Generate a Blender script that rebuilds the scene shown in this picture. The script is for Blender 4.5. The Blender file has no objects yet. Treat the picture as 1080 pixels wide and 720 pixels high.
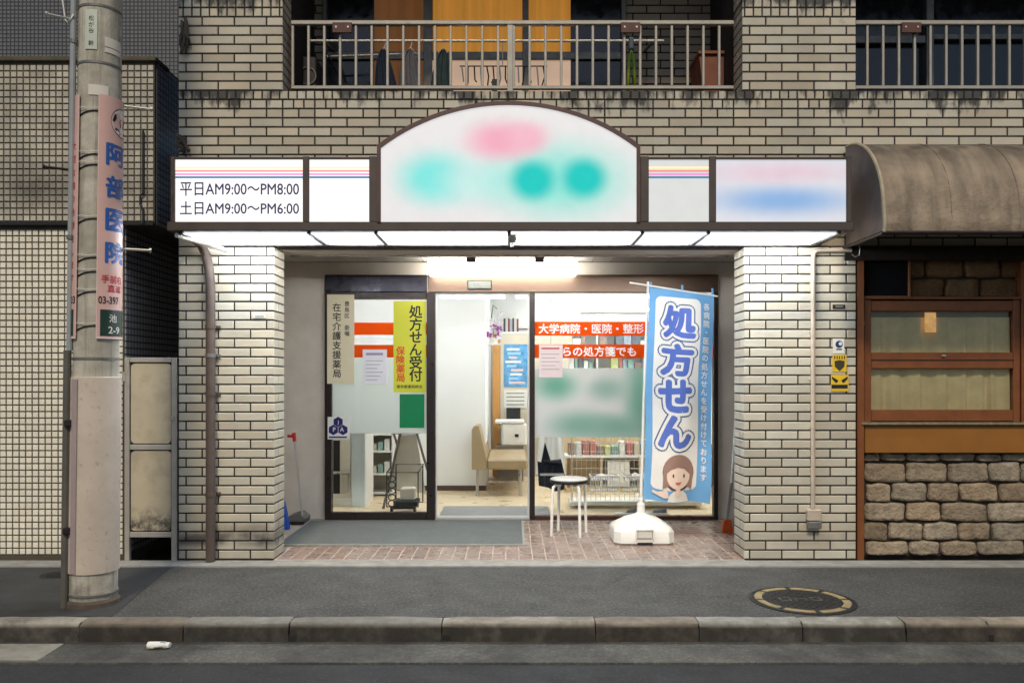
import bpy, bmesh, math, random
from mathutils import Vector, noise as mnoise
random.seed(7)
S = bpy.context.scene
COL = S.collection
F = 857.143          # focal length in photograph pixels
CAMZ = 1.34

# ---------------------------------------------------------------- camera, sky, sun, exposure
cam_d = bpy.data.cameras.new('camera'); cam = bpy.data.objects.new('camera', cam_d); COL.objects.link(cam)
cam.location = (0, -6, CAMZ); cam.rotation_euler = (math.pi/2, 0, 0)
cam_d.sensor_width = 36; cam_d.lens = 36*F/1080; cam_d.shift_y = 38/1080
cam_d.clip_start = 0.05; cam_d.clip_end = 500
S.camera = cam
SUN_EL, SUN_AZ = 47, -2      # street light falls from across the road, a little left of straight ahead
w = bpy.data.worlds.new('World'); S.world = w; w.use_nodes = True
nt = w.node_tree; bgn = nt.nodes['Background']
sky = nt.nodes.new('ShaderNodeTexSky'); sky.sky_type = 'NISHITA'; sky.sun_disc = False
sky.sun_elevation = math.radians(SUN_EL); sky.sun_rotation = math.radians(180 - SUN_AZ)
nt.links.new(sky.outputs[0], bgn.inputs[0]); bgn.inputs[1].default_value = 0.032
sd = bpy.data.lights.new('sun', 'SUN'); sun = bpy.data.objects.new('sun', sd); COL.objects.link(sun)
sd.energy = .86; sd.angle = math.radians(9); sd.color = (1.0, 0.86, 0.66)
sun.location = (2, -12, 10)
sun.rotation_euler = (math.radians(90 - SUN_EL), 0, math.radians(SUN_AZ))
S.view_settings.view_transform = 'Standard'; S.view_settings.look = 'None'
S.view_settings.exposure = 1.27; S.view_settings.gamma = 1; S.view_settings.use_curve_mapping = False
S.render.engine = 'CYCLES'
S.cycles.use_denoising = True
S.cycles.max_bounces = 7; S.cycles.diffuse_bounces = 4; S.cycles.transparent_max_bounces = 24
S.cycles.caustics_reflective = False; S.cycles.caustics_refractive = False
S.cycles.sample_clamp_indirect = 4

# ---------------------------------------------------------------- helpers
def sc(y): return (y + 6)/F
def PX(u, y): return (u - 540)*sc(y)
def PZ(v, y): return CAMZ + (398 - v)*sc(y)
def W(u, v, y): return Vector((PX(u, y), y, PZ(v, y)))
def c(r, g, b):
    f = lambda t: (t/12.92 if t <= .04045 else ((t + .055)/1.055)**2.4)
    return (f(r/255), f(g/255), f(b/255))

MATS = {}
class NT:
    def __init__(s, m): s.t = m.node_tree; s.n = s.t.nodes; s.l = s.t.links
    def new(s, typ, **kw):
        n = s.n.new(typ)
        for k, v in kw.items(): setattr(n, k, v)
        return n
    def put(s, sock, v):
        if hasattr(v, 'is_output') or isinstance(v, bpy.types.NodeSocket): s.l.new(v, sock)
        else: sock.default_value = v
    def math(s, op, a, b=0.0, cc=None, clamp=False):
        n = s.new('ShaderNodeMath', operation=op, use_clamp=clamp)
        s.put(n.inputs[0], a); s.put(n.inputs[1], b)
        if cc is not None: s.put(n.inputs[2], cc)
        return n.outputs[0]
    def pos(s): return s.new('ShaderNodeNewGeometry').outputs['Position']
    def xyz(s, v=None):
        n = s.new('ShaderNodeSeparateXYZ'); s.l.new(v or s.pos(), n.inputs[0]); return n.outputs
    def scale(s, v, f):
        n = s.new('ShaderNodeVectorMath', operation='MULTIPLY'); s.l.new(v, n.inputs[0]); n.inputs[1].default_value = f; return n.outputs[0]
    def noise(s, scale, detail=4, rough=.55, vec=None):
        n = s.new('ShaderNodeTexNoise'); n.inputs['Scale'].default_value = scale
        n.inputs['Detail'].default_value = detail; n.inputs['Roughness'].default_value = rough
        s.l.new(vec or s.pos(), n.inputs['Vector']); return n.outputs['Fac']
    def mr(s, v, a, b, x=0.0, y=1.0, smooth=False):
        n = s.new('ShaderNodeMapRange', clamp=True)
        if smooth: n.interpolation_type = 'SMOOTHSTEP'
        s.put(n.inputs[0], v); n.inputs[1].default_value = a; n.inputs[2].default_value = b
        n.inputs[3].default_value = x; n.inputs[4].default_value = y; return n.outputs[0]
    def mix(s, f, a, b, blend='MIX'):
        n = s.new('ShaderNodeMix', data_type='RGBA', blend_type=blend)
        s.put(n.inputs[0], f)
        for i, v in ((6, a), (7, b)):
            s.put(n.inputs[i], (*v, 1) if isinstance(v, tuple) and len(v) == 3 else v)
        return n.outputs[2]
    def comb(s, x=0., y=0., z=0.):
        n = s.new('ShaderNodeCombineXYZ')
        s.put(n.inputs[0], x); s.put(n.inputs[1], y); s.put(n.inputs[2], z); return n.outputs[0]

def mat(name, col, rough=.6, metal=0, var=.12, vs=5, bump=0, bs=80, rnd=0, spec=.4, emit=0, ecol=None, extra=None, bd=.004):
    if name in MATS: return MATS[name]
    m = bpy.data.materials.new(name); m.use_nodes = True; MATS[name] = m
    k = NT(m); b = k.n['Principled BSDF']
    b.inputs['Roughness'].default_value = rough; b.inputs['Metallic'].default_value = metal
    b.inputs['Specular IOR Level'].default_value = spec
    colr = k.new('ShaderNodeRGB').outputs[0]; colr.default_value = (*col, 1)
    if var:
        f = k.mr(k.noise(vs, 5, .6), .25, .75, 1 - var, 1 + var)
        colr = k.mix(1, colr, k.comb(f, f, f), 'MULTIPLY')
        rv = k.mr(k.noise(vs*2.3, 3), .3, .7, max(.03, rough - .12), min(1, rough + .12))
        k.l.new(rv, b.inputs['Roughness'])
    if rnd:
        r = k.math('FRACT', k.math('ADD', k.new('ShaderNodeObjectInfo').outputs['Random'],
                                   k.new('ShaderNodeNewGeometry').outputs['Random Per Island']))
        f = k.mr(r, 0, 1, 1 - rnd, 1 + rnd); f2 = k.mr(k.math('FRACT', k.math('MULTIPLY', r, 7.31)), 0, 1, 1 - rnd*.6, 1 + rnd*.4)
        colr = k.mix(1, colr, k.comb(f, k.math('MULTIPLY', f, k.mr(f2, .5, 1.5, .75, 1.25)), k.math('MULTIPLY', f, f2)), 'MULTIPLY')
    if extra: colr = extra(k, colr, b)
    k.l.new(colr, b.inputs['Base Color'])
    if bump:
        bn = k.new('ShaderNodeBump'); bn.inputs['Strength'].default_value = bump; bn.inputs['Distance'].default_value = bd
        k.l.new(k.noise(bs, 4, .6), bn.inputs['Height']); k.l.new(bn.outputs[0], b.inputs['Normal'])
    if emit:
        b.inputs['Emission Strength'].default_value = emit
        if ecol: b.inputs['Emission Color'].default_value = (*ecol, 1)
        else: k.l.new(colr, b.inputs['Emission Color'])
    return m

def glass_mat(name, tint=(.96, .98, .97), ior=1.35):
    m = bpy.data.materials.new(name); m.use_nodes = True; MATS[name] = m
    k = NT(m); k.n.remove(k.n['Principled BSDF'])
    t = k.new('ShaderNodeBsdfTransparent'); t.inputs[0].default_value = (*tint, 1)
    g = k.new('ShaderNodeBsdfGlossy'); g.inputs['Roughness'].default_value = .02
    fr = k.new('ShaderNodeFresnel'); fr.inputs[0].default_value = ior
    mx = k.new('ShaderNodeMixShader'); k.l.new(fr.outputs[0], mx.inputs[0]); k.l.new(t.outputs[0], mx.inputs[1]); k.l.new(g.outputs[0], mx.inputs[2])
    k.l.new(mx.outputs[0], k.n['Material Output'].inputs[0]); return m

def film_mat(name, col, alpha, blobs=()):
    """thin printed film: part of the light passes straight through, the rest is scattered; blobs = (x, z, radius_in, radius_out, colour)"""
    m = bpy.data.materials.new(name); m.use_nodes = True; MATS[name] = m
    k = NT(m); k.n.remove(k.n['Principled BSDF'])
    cr = blob_colour(k, col, blobs)
    t = k.new('ShaderNodeBsdfTransparent'); d = k.new('ShaderNodeBsdfDiffuse'); tl = k.new('ShaderNodeBsdfTranslucent')
    k.l.new(cr, d.inputs[0]); k.l.new(cr, tl.inputs[0])
    a = k.new('ShaderNodeMixShader'); a.inputs[0].default_value = .6
    k.l.new(d.outputs[0], a.inputs[1]); k.l.new(tl.outputs[0], a.inputs[2])
    b = k.new('ShaderNodeMixShader'); b.inputs[0].default_value = alpha
    k.l.new(t.outputs[0], b.inputs[1]); k.l.new(a.outputs[0], b.inputs[2])
    k.l.new(b.outputs[0], k.n['Material Output'].inputs[0]); return m

def blob_colour(k, col, blobs):
    cr = k.new('ShaderNodeRGB').outputs[0]; cr.default_value = (*col, 1)
    X = k.xyz()
    for (bx, bz, rx, rz, soft, bc) in blobs:
        dx = k.math('DIVIDE', k.math('SUBTRACT', X[0], bx), rx); dz = k.math('DIVIDE', k.math('SUBTRACT', X[2], bz), rz)
        d = k.math('SQRT', k.math('ADD', k.math('MULTIPLY', dx, dx), k.math('MULTIPLY', dz, dz)))
        cr = k.mix(k.mr(d, 1 - soft, 1 + soft, 1, 0, True), cr, bc)
    return cr

def lit_mat(name, col, strength, blobs=(), streak=False):
    m = bpy.data.materials.new(name); m.use_nodes = True; MATS[name] = m
    k = NT(m); b = k.n['Principled BSDF']
    cr = blob_colour(k, col, blobs)
    f = k.mr(k.noise(9, 4), .3, .7, .95, 1.0)
    cr = k.mix(1, cr, k.comb(f, f, f), 'MULTIPLY')
    k.l.new(k.mix(1, cr, (.28, .28, .28), 'MULTIPLY'), b.inputs['Base Color']); k.l.new(cr, b.inputs['Emission Color'])
    b.inputs['Emission Strength'].default_value = strength; b.inputs['Roughness'].default_value = .35
    return m

ROOT = {}            # object name -> world offset of its top-level thing
class MB:
    def __init__(s): s.v = []; s.f = []
    def add(s, vs, fs):
        o = len(s.v); s.v += [tuple(p) for p in vs]; s.f += [tuple(i + o for i in f) for f in fs]; return s
    def box(s, x0, x1, y0, y1, z0, z1, bv=0):
        if bv:
            b = min(bv, .49*abs(x1-x0), .49*abs(y1-y0), .49*abs(z1-z0))
            vs = []; idx = {}
            for i, x in enumerate((x0, x1)):
                for j, y in enumerate((y0, y1)):
                    for q, z in enumerate((z0, z1)):
                        sx = b if i == 0 else -b; sy = b if j == 0 else -b; sz = b if q == 0 else -b
                        idx[i, j, q] = len(vs); vs += [(x, y+sy, z+sz), (x+sx, y, z+sz), (x+sx, y+sy, z)]
            g = lambda i, j, q, a: idx[i, j, q] + a
            fs = []
            for i in (0, 1): fs.append([g(i,0,0,0), g(i,1,0,0), g(i,1,1,0), g(i,0,1,0)][::(-1 if i == 0 else 1)])
            for j in (0, 1): fs.append([g(0,j,0,1), g(1,j,0,1), g(1,j,1,1), g(0,j,1,1)][::(1 if j == 0 else -1)])
            for q in (0, 1): fs.append([g(0,0,q,2), g(1,0,q,2), g(1,1,q,2), g(0,1,q,2)][::(-1 if q == 0 else 1)])
            for i in (0, 1):
                for j in (0, 1): fs.append([g(i,j,0,0), g(i,j,1,0), g(i,j,1,1), g(i,j,0,1)])
                for q in (0, 1): fs.append([g(i,0,q,0), g(i,1,q,0), g(i,1,q,2), g(i,0,q,2)])
            for j in (0, 1):
                for q in (0, 1): fs.append([g(0,j,q,1), g(1,j,q,1), g(1,j,q,2), g(0,j,q,2)])
            for i in (0, 1):
                for j in (0, 1):
                    for q in (0, 1): fs.append([g(i,j,q,0), g(i,j,q,1), g(i,j,q,2)])
            s.rec = True
            return s.add(vs, fs)
        vs = [(x0,y0,z0),(x1,y0,z0),(x1,y1,z0),(x0,y1,z0),(x0,y0,z1),(x1,y0,z1),(x1,y1,z1),(x0,y1,z1)]
        return s.add(vs, [(0,3,2,1),(4,5,6,7),(0,1,5,4),(1,2,6,5),(2,3,7,6),(3,0,4,7)])
    def tile(s, x0, x1, z0, z1, y, t=.012, b=.0035):
        """tile glued on a wall that faces -Y: front at y, bevelled, no back"""
        vs = [(x0,y+t,z0),(x1,y+t,z0),(x1,y+t,z1),(x0,y+t,z1),
              (x0,y+b,z0),(x1,y+b,z0),(x1,y+b,z1),(x0,y+b,z1),
              (x0+b,y,z0+b),(x1-b,y,z0+b),(x1-b,y,z1-b),(x0+b,y,z1-b)]
        fs = [(8,9,10,11)]
        for i in range(4):
            j = (i+1) % 4; fs += [(i,j,4+j,4+i),(4+i,4+j,8+j,8+i)]
        return s.add(vs, fs)
    def tube(s, pts, r, n=8, cap=True, closed=False):
        pts = [Vector(p) for p in pts]; N = len(pts); rings = []
        rs = r if isinstance(r, (list, tuple)) else [r]*N
        up = None
        for i, p in enumerate(pts):
            if closed: d = pts[(i+1) % N] - pts[i-1]
            else: d = (pts[min(i+1, N-1)] - pts[max(i-1, 0)])
            d.normalize()
            if up is None: up = Vector((0,0,1)) if abs(d.z) < .9 else Vector((1,0,0))
            a = d.cross(up); 
            if a.length < 1e-4: a = d.cross(Vector((0,1,0)))
            a.normalize(); b = a.cross(d); up = b
            rings.append([p + (a*math.cos(t) + b*math.sin(t))*rs[i] for t in [2*math.pi*q/n for q in range(n)]])
        vs = [q for r_ in rings for q in r_]; fs = []
        for i in range(N if closed else N-1):
            i2 = (i+1) % N
            for q in range(n): fs.append((i*n+q, i*n+(q+1) % n, i2*n+(q+1) % n, i2*n+q))
        if cap and not closed: fs += [tuple(range(n))[::-1], tuple((N-1)*n + q for q in range(n))]
        s.rec = True
        return s.add(vs, fs)
    def prism(s, poly, y0, y1):
        """polygon in (x,z) extruded from y0 (front) to y1"""
        n = len(poly); vs = [(x, y0, z) for x, z in poly] + [(x, y1, z) for x, z in poly]
        fs = [tuple(range(n)), tuple(range(n, 2*n))[::-1]] + [(i, n+i, n+(i+1) % n, (i+1) % n) for i in range(n)]
        s.rec = True
        return s.add(vs, fs)
    def slab(s, poly, z0, z1):
        n = len(poly); vs = [(x, y, z0) for x, y in poly] + [(x, y, z1) for x, y in poly]
        fs = [tuple(range(n)), tuple(range(n, 2*n))] + [(i, n+i, n+(i+1) % n, (i+1) % n) for i in range(n)]
        s.rec = True
        return s.add(vs, fs)
    def lathe(s, prof, cx, cy, n=24):
        """prof = [(r,z)...] about a vertical axis"""
        vs = []; fs = []; m = len(prof)
        for r, z in prof:
            for q in range(n): vs.append((cx + r*math.cos(2*math.pi*q/n), cy + r*math.sin(2*math.pi*q/n), z))
        for i in range(m-1):
            for q in range(n): fs.append((i*n+q, i*n+(q+1) % n, (i+1)*n+(q+1) % n, (i+1)*n+q))
        fs += [tuple(range(n))[::-1], tuple((m-1)*n+q for q in range(n))]
        s.rec = True
        return s.add(vs, fs)
    def grid(s, fn, nu, nv):
        vs = [fn(i/nu, j/nv) for j in range(nv+1) for i in range(nu+1)]
        fs = [(j*(nu+1)+i, j*(nu+1)+i+1, (j+1)*(nu+1)+i+1, (j+1)*(nu+1)+i) for j in range(nv) for i in range(nu)]
        return s.add(vs, fs)
    rec = False
    def mesh(s, name, off=(0,0,0)):
        me = bpy.data.meshes.new(name)
        me.from_pydata([(x-off[0], y-off[1], z-off[2]) for x, y, z in s.v], [], s.f)
        if s.rec:
            bm = bmesh.new(); bm.from_mesh(me); bmesh.ops.recalc_face_normals(bm, faces=bm.faces[:]); bm.to_mesh(me); bm.free()
        me.update(); return me

def setp(o, label=None, cat=None, group=None, kind=None):
    if label: o['label'] = label
    if cat: o['category'] = cat
    if group: o['group'] = group
    if kind: o['kind'] = kind
    return o
def thing(name, label, cat, loc, group=None):
    o = bpy.data.objects.new(name, None); COL.objects.link(o); o.location = loc; o.empty_display_size = .1
    ROOT[o.name] = Vector(loc); return setp(o, label, cat, group)
def obj(name, mb, m, parent=None, smooth=False, loc=None, kind=None, label=None, cat=None, group=None, mods=None):
    """links ONE mesh; parts keep the origin of their thing, top-level meshes get theirs at the base centre"""
    if parent is not None: off = ROOT[parent.name]
    elif loc is not None: off = Vector(loc)
    else:
        xs, ys, zs = zip(*mb.v); off = Vector(((min(xs)+max(xs))/2, (min(ys)+max(ys))/2, min(zs)))
    me = mb.mesh(name, off); me.materials.append(m)
    if smooth:
        for p in me.polygons: p.use_smooth = True
    o = bpy.data.objects.new(name, me); COL.objects.link(o); ROOT[o.name] = off
    if parent is not None: o.parent = parent
    else: o.location = off
    if smooth == 'auto':
        md = o.modifiers.new('edges', 'EDGE_SPLIT'); md.split_angle = math.radians(35)
    return setp(o, label, cat, group, kind)
def struct(name, mb, m, label=None): 
    o = obj(name, mb, m, kind='structure')
    if label: o['label'] = label
    return o
def place(name, me, parent, pos):
    """one more piece sharing mesh data, child of parent"""
    o = bpy.data.objects.new(name, me); COL.objects.link(o); o.parent = parent
    o.location = Vector(pos) - ROOT[parent.name]; ROOT[o.name] = ROOT[parent.name]; return o

# lettering: text curve -> mesh, mapped by fn(x,z)->point
def text_mesh(body, size, align='LEFT', bold=0.0):
    cu = bpy.data.curves.new('t', 'FONT'); cu.body = body; cu.size = size; cu.align_x = align
    cu.resolution_u = 3
    ob = bpy.data.objects.new('t', cu); COL.objects.link(ob)
    dg = bpy.context.evaluated_depsgraph_get(); me = bpy.data.meshes.new_from_object(ob.evaluated_get(dg))
    bpy.data.objects.remove(ob); bpy.data.curves.remove(cu)
    vs = [tuple(v.co) for v in me.vertices]; fs = [tuple(p.vertices) for p in me.polygons]
    bpy.data.meshes.remove(me)
    if bold:      # heavier stroke: copies of the glyph shifted round a circle, each a hair in front of the last
        n = 8 if bold < size*.05 else 16; o = len(vs); V, Fc = list(vs), list(fs)
        for i in range(n):
            a = 2*math.pi*i/n; k = len(V)
            V += [(x + bold*math.cos(a), y + bold*math.sin(a), (i+1)*3e-5) for x, y, _ in vs]; Fc += [tuple(q + k for q in f) for f in fs]
        vs, fs = V, Fc
    return vs, fs
def cut_up(vs, fs, step):
    """splits flat glyph faces into small cells so that they follow a curved surface"""
    bm = bmesh.new(); V = [bm.verts.new(v) for v in vs]
    for f in fs:
        try: bm.faces.new([V[i] for i in f])
        except ValueError: pass
    for ax in (0, 1):
        lo, hi = min(v[ax] for v in vs), max(v[ax] for v in vs); n = max(1, int((hi-lo)/step[ax]))
        for i in range(1, n):
            co = [0, 0, 0]; no = [0, 0, 0]; co[ax] = lo + (hi-lo)*i/n; no[ax] = 1
            bmesh.ops.bisect_plane(bm, geom=bm.verts[:]+bm.edges[:]+bm.faces[:], plane_co=co, plane_no=no)
    bm.verts.index_update(); r = [tuple(v.co) for v in bm.verts], [tuple(v.index for v in f.verts) for f in bm.faces]
    bm.free(); return r
def put_text(mb, body, fn, size, x, z, width=None, height=None, offset=0.0, cut=None):
    """centres the glyphs of body on (x,z), stretched to width/height when given"""
    vs, fs = text_mesh(body, size, 'LEFT', offset)
    if not vs: return mb
    if cut: vs, fs = cut_up(vs, fs, (cut, 9))
    xs = [v[0] for v in vs]; ys = [v[1] for v in vs]
    cx, cy = (min(xs)+max(xs))/2, (min(ys)+max(ys))/2; ww, hh = max(xs)-min(xs), max(ys)-min(ys)
    fx = width/ww if width else 1; fz = height/hh if height else 1
    if width and not height: fz = fx
    if height and not width: fx = fz
    return mb.add([fn(x + (v[0]-cx)*fx, z + (v[1]-cy)*fz, v[2]) for v in vs], fs)
def flat(y): return lambda x, z, d=0: (x, y - d, z)
def vert_text(mb, body, fn, x, ztop, zbot, size, offset=0.0, wf=1.0):
    """characters one under another, each centred in its cell"""
    n = len(body); p = (ztop - zbot)/n
    for i, ch in enumerate(body):
        if ch == ' ': continue
        vs, fs = text_mesh(ch, size, 'LEFT', offset)
        if not vs: continue
        xs = [v[0] for v in vs]; ys = [v[1] for v in vs]; cx, cy = (min(xs)+max(xs))/2, (min(ys)+max(ys))/2
        mb.add([fn(x + (v[0]-cx)*wf, ztop - (i+.5)*p + (v[1]-cy), v[2]) for v in vs], fs)
    return mb
# ================================================================= materials
def tile_dirt(k, col, b):
    X = k.xyz()
    v = k.comb(k.math('MULTIPLY', X[0], 10.0), 0.0, k.math('MULTIPLY', X[2], 4.0))
    n = k.noise(1.0, 3, .6, v); n2 = k.noise(1.7, 2, .5)
    m = None
    for top, ln in ((3.455, .30), (4.13, .26)):
        d = k.mr(X[2], top - ln, top, 0, 1); d2 = k.mr(X[2], top, top + .01, 1, 0)
        f = k.mr(k.math('ADD', k.math('MULTIPLY', n, .75), k.math('ADD', k.math('MULTIPLY', d, .33), k.math('MULTIPLY', n2, .42))), .80, .95, 0, 1, True)
        f = k.math('MULTIPLY', f, k.math('MULTIPLY', d2, k.mr(d, 0, .25, 0, 1)))
        m = f if m is None else k.math('MAXIMUM', m, f)
    col = k.mix(k.math('MULTIPLY', m, .9), col, (.018, .018, .02))
    lo = k.math('MULTIPLY', k.mr(X[2], .12, .34, 1, 0, True), k.mr(k.noise(4, 4), .35, .6, .2, 1))
    lo = k.math('MULTIPLY', lo, k.mr(X[2], .07, .13, .25, 1))
    lo = k.math('MULTIPLY', lo, k.mr(X[0], -1.2, 1.6, 1.0, .3))
    col = k.mix(lo, col, (.07, .065, .06))
    return col
T_TILE = mat('glazed_beige_tile', c(192, 185, 167), rough=.42, var=.12, vs=3.5, rnd=.14, extra=tile_dirt, bump=.15, bs=40)
T_MORT = mat('dark_joint', (.022, .021, .02), rough=.9, var=.3, vs=20, extra=None)
T_PLASTER = mat('plaster', c(206, 196, 182), rough=.9, var=.1, vs=4, bump=.6, bs=90)
def asph(k, col, b):
    vo = k.new('ShaderNodeTexVoronoi'); vo.inputs['Scale'].default_value = 5.5; k.l.new(k.pos(), vo.inputs['Vector'])
    gum = k.math('MULTIPLY', k.mr(vo.outputs['Distance'], .05, .11, 1, 0), k.mr(k.xyz(vo.outputs['Color'])[0], .55, .6, 0, .7))
    col = k.mix(gum, col, (.028, .028, .027))
    wp = k.new('ShaderNodeVectorMath', operation='ADD'); k.l.new(k.pos(), wp.inputs[0]); nz = k.new('ShaderNodeTexNoise'); nz.inputs['Scale'].default_value = 4; nz.inputs['Detail'].default_value = 5; k.l.new(k.pos(), nz.inputs['Vector'])
    k.l.new(k.scale(nz.outputs['Color'], (.35, .35, 0)), wp.inputs[1])
    cr = k.new('ShaderNodeTexVoronoi', feature='DISTANCE_TO_EDGE'); cr.inputs['Scale'].default_value = .75; k.l.new(wp.outputs[0], cr.inputs['Vector'])
    col = k.mix(k.math('MULTIPLY', k.mr(cr.outputs['Distance'], .0, .006, .8, 0), k.mr(k.noise(1.1, 2), .45, .55, 0, 1)), col, (.015, .015, .015))
    sp = k.mr(k.noise(48, 6, .9), .5, .64, 0, 1); return k.mix(k.math('MULTIPLY', sp, .62), k.mix(k.mr(k.noise(1.3, 5), .35, .65, 0, .5), col, (.035, .036, .035)), (.24, .235, .215))
T_ASPH = mat('asphalt', (.07, .07, .067), rough=.85, var=.25, vs=2.2, bump=.8, bs=260, extra=asph, spec=.25)
T_DARKASPH = mat('dark_asphalt', (.052, .053, .053), rough=.85, var=.22, vs=3, bump=.5, bs=300, spec=.25)
def asph2(k, col, b):
    sp = k.mr(k.noise(46, 6, .9), .52, .68, 0, 1); return k.mix(k.math('MULTIPLY', sp, .45), col, (.14, .14, .13))
T_ROAD = mat('road_asphalt', (.034, .036, .038), rough=.8, var=.25, vs=1.6, bump=.6, bs=220, extra=asph2, spec=.25)
def gut(k, col, b):
    sp = k.mr(k.noise(52, 6, .9), .5, .62, 0, 1); col = k.mix(k.math('MULTIPLY', sp, .7), col, (.25, .24, .2))
    return k.mix(k.mr(k.noise(3, 5), .4, .65, 0, .7), col, (.03, .03, .028))
T_GUT = mat('gutter_concrete', (.09, .09, .082), rough=.9, var=.2, vs=7, bump=.8, bs=150, extra=gut)
def kerb_grime_shade(k, col, b):
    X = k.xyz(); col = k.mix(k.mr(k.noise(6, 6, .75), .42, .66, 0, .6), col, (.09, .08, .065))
    return k.mix(k.math('MULTIPLY', k.mr(X[2], -.05, -.026, .92, 0), k.mr(k.noise(9, 4), .3, .55, .75, 1)), col, (.022, .018, .014))  # upright face painted darker by height, for road grime and shade together
T_KERB = mat('kerb_stone', (.27, .25, .205), rough=.85, var=.2, vs=14, bump=.7, bs=120, rnd=.28, extra=kerb_grime_shade)
T_STRIP = mat('concrete_strip', (.27, .265, .24), rough=.9, var=.25, vs=8, bump=.5, bs=140)
T_FT = mat('entrance_tile', c(136, 117, 107), rough=.3, var=.06, vs=4, rnd=.16, bump=.2, bs=60)
T_FJ = mat('tile_grout', c(182, 170, 156), rough=.9, var=.2, vs=12)
T_METAL = mat('bronze_frame', c(92, 82, 76), rough=.42, metal=.55, var=.12, vs=7)
T_DARKFR = mat('dark_frame', c(52, 44, 42), rough=.38, metal=.4, var=.15, vs=6)
T_GOLD = mat('bronze_header', c(110, 90, 76), rough=.32, metal=.7, var=.0)
T_SILVER = mat('aluminium', c(190, 188, 182), rough=.38, metal=.7, var=.08, vs=9)
T_RAIL = mat('railing_aluminium', c(172, 166, 154), rough=.45, metal=.25, var=.12, vs=12)
T_WHITE = mat('white_paint', c(232, 230, 224), rough=.5, var=.04)
T_WHITEP = mat('white_plastic', c(228, 226, 218), rough=.4, var=.07, vs=9)
T_BLACK = mat('black_plastic', (.012, .012, .013), rough=.45, var=.2)
T_NAVY = mat('navy_cloth', c(26, 30, 46), rough=.9, var=.3, vs=30)
T_WALLIN = mat('room_wallpaper', c(240, 240, 238), rough=.8, var=.03, vs=2)
T_WOODF = mat('shop_floor_vinyl', c(222, 200, 164), rough=.35, var=.1, vs=3)
T_CREAM = mat('cream_panel', c(206, 196, 176), rough=.55, var=.08, vs=5)
T_STEEL = mat('grey_steel', c(120, 118, 114), rough=.5, metal=.4, var=.18, vs=10)
T_BROWNPIPE = mat('brown_pipe', c(88, 76, 70), rough=.45, var=.2, vs=10)
GLASS = glass_mat('clear_glass')

# ================================================================= ground
struct('ground', MB().box(-70, 70, -70, 70, -.6, -.32), T_ROAD)
struct('road', MB().box(-40, 40, -12, -1.82, -.31, -.135), T_ROAD)
struct('gutter', MB().box(-20, 20, -1.816, -1.49, -.30, -.125), T_GUT)
SW = -.022
struct('pavement', MB().box(-20, 20, -1.376, -.174, -.30, SW), T_ASPH)
struct('dark_pavement_sheet', MB().slab([(-2.28, -1.37), (-2.45, -.18), (-6, -.18), (-6, -1.37)], SW-.03, SW+.004), T_DARKASPH)  # darker asphalt sheet round the foot of the pole, reaching left
struct('pavement_edge_strip', MB().box(-20, 20, -.170, 0.004, -.30, -.008, .004), T_STRIP)
kb = struct('kerb', MB().box(-20, 20, -1.484, -1.380, -.30, -.09), T_MORT)
us = [-560, -450, -340, -230, -120, -28, 84, 194, 305, 466, 628, 737, 846, 955, 1042, 1150, 1260, 1370, 1480]
for a, b_ in zip(us, us[1:]):
    x0, x1 = PX(a, -1.48) + .003, PX(b_, -1.48) - .003
    m = MB(); n = 8
    prof = [(-1.376, -.12), (-1.376, SW+.003), (-1.46, SW+.002), (-1.478, SW-.004), (-1.489, SW-.018), (-1.491, -.06), (-1.492, -.20)]
    sd_ = random.random()*99
    for i in range(n+1):
        x = x0 + (x1-x0)*i/n
        for (yy, zz) in prof:
            d = mnoise.noise(Vector((x*9, yy*11+sd_, zz*11)))*.006
            chip = .012 if (i in (0, n) and random.random() < .3) else 0
            m.v.append((x, yy + d + (chip if yy < -1.45 else 0), zz + (d*.5 - chip*.4 if zz > -.05 else 0)))
    q = len(prof)
    for i in range(n):
        for j in range(q-1): m.f.append((i*q+j, (i+1)*q+j, (i+1)*q+j+1, i*q+j+1))
    m.f += [tuple(range(q)), tuple(n*q+j for j in range(q))[::-1]]; m.rec = True
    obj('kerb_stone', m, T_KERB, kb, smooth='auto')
T_PAINT = mat('worn_white_paint', c(140, 137, 126), rough=.85, var=.3, vs=9)
struct('road_marking', MB().slab([(PX(66, -1.55), -1.54), (PX(40, -1.8), -1.80), (-9, -1.80), (-9, -1.54)], -.13, -.119), T_PAINT)

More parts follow.
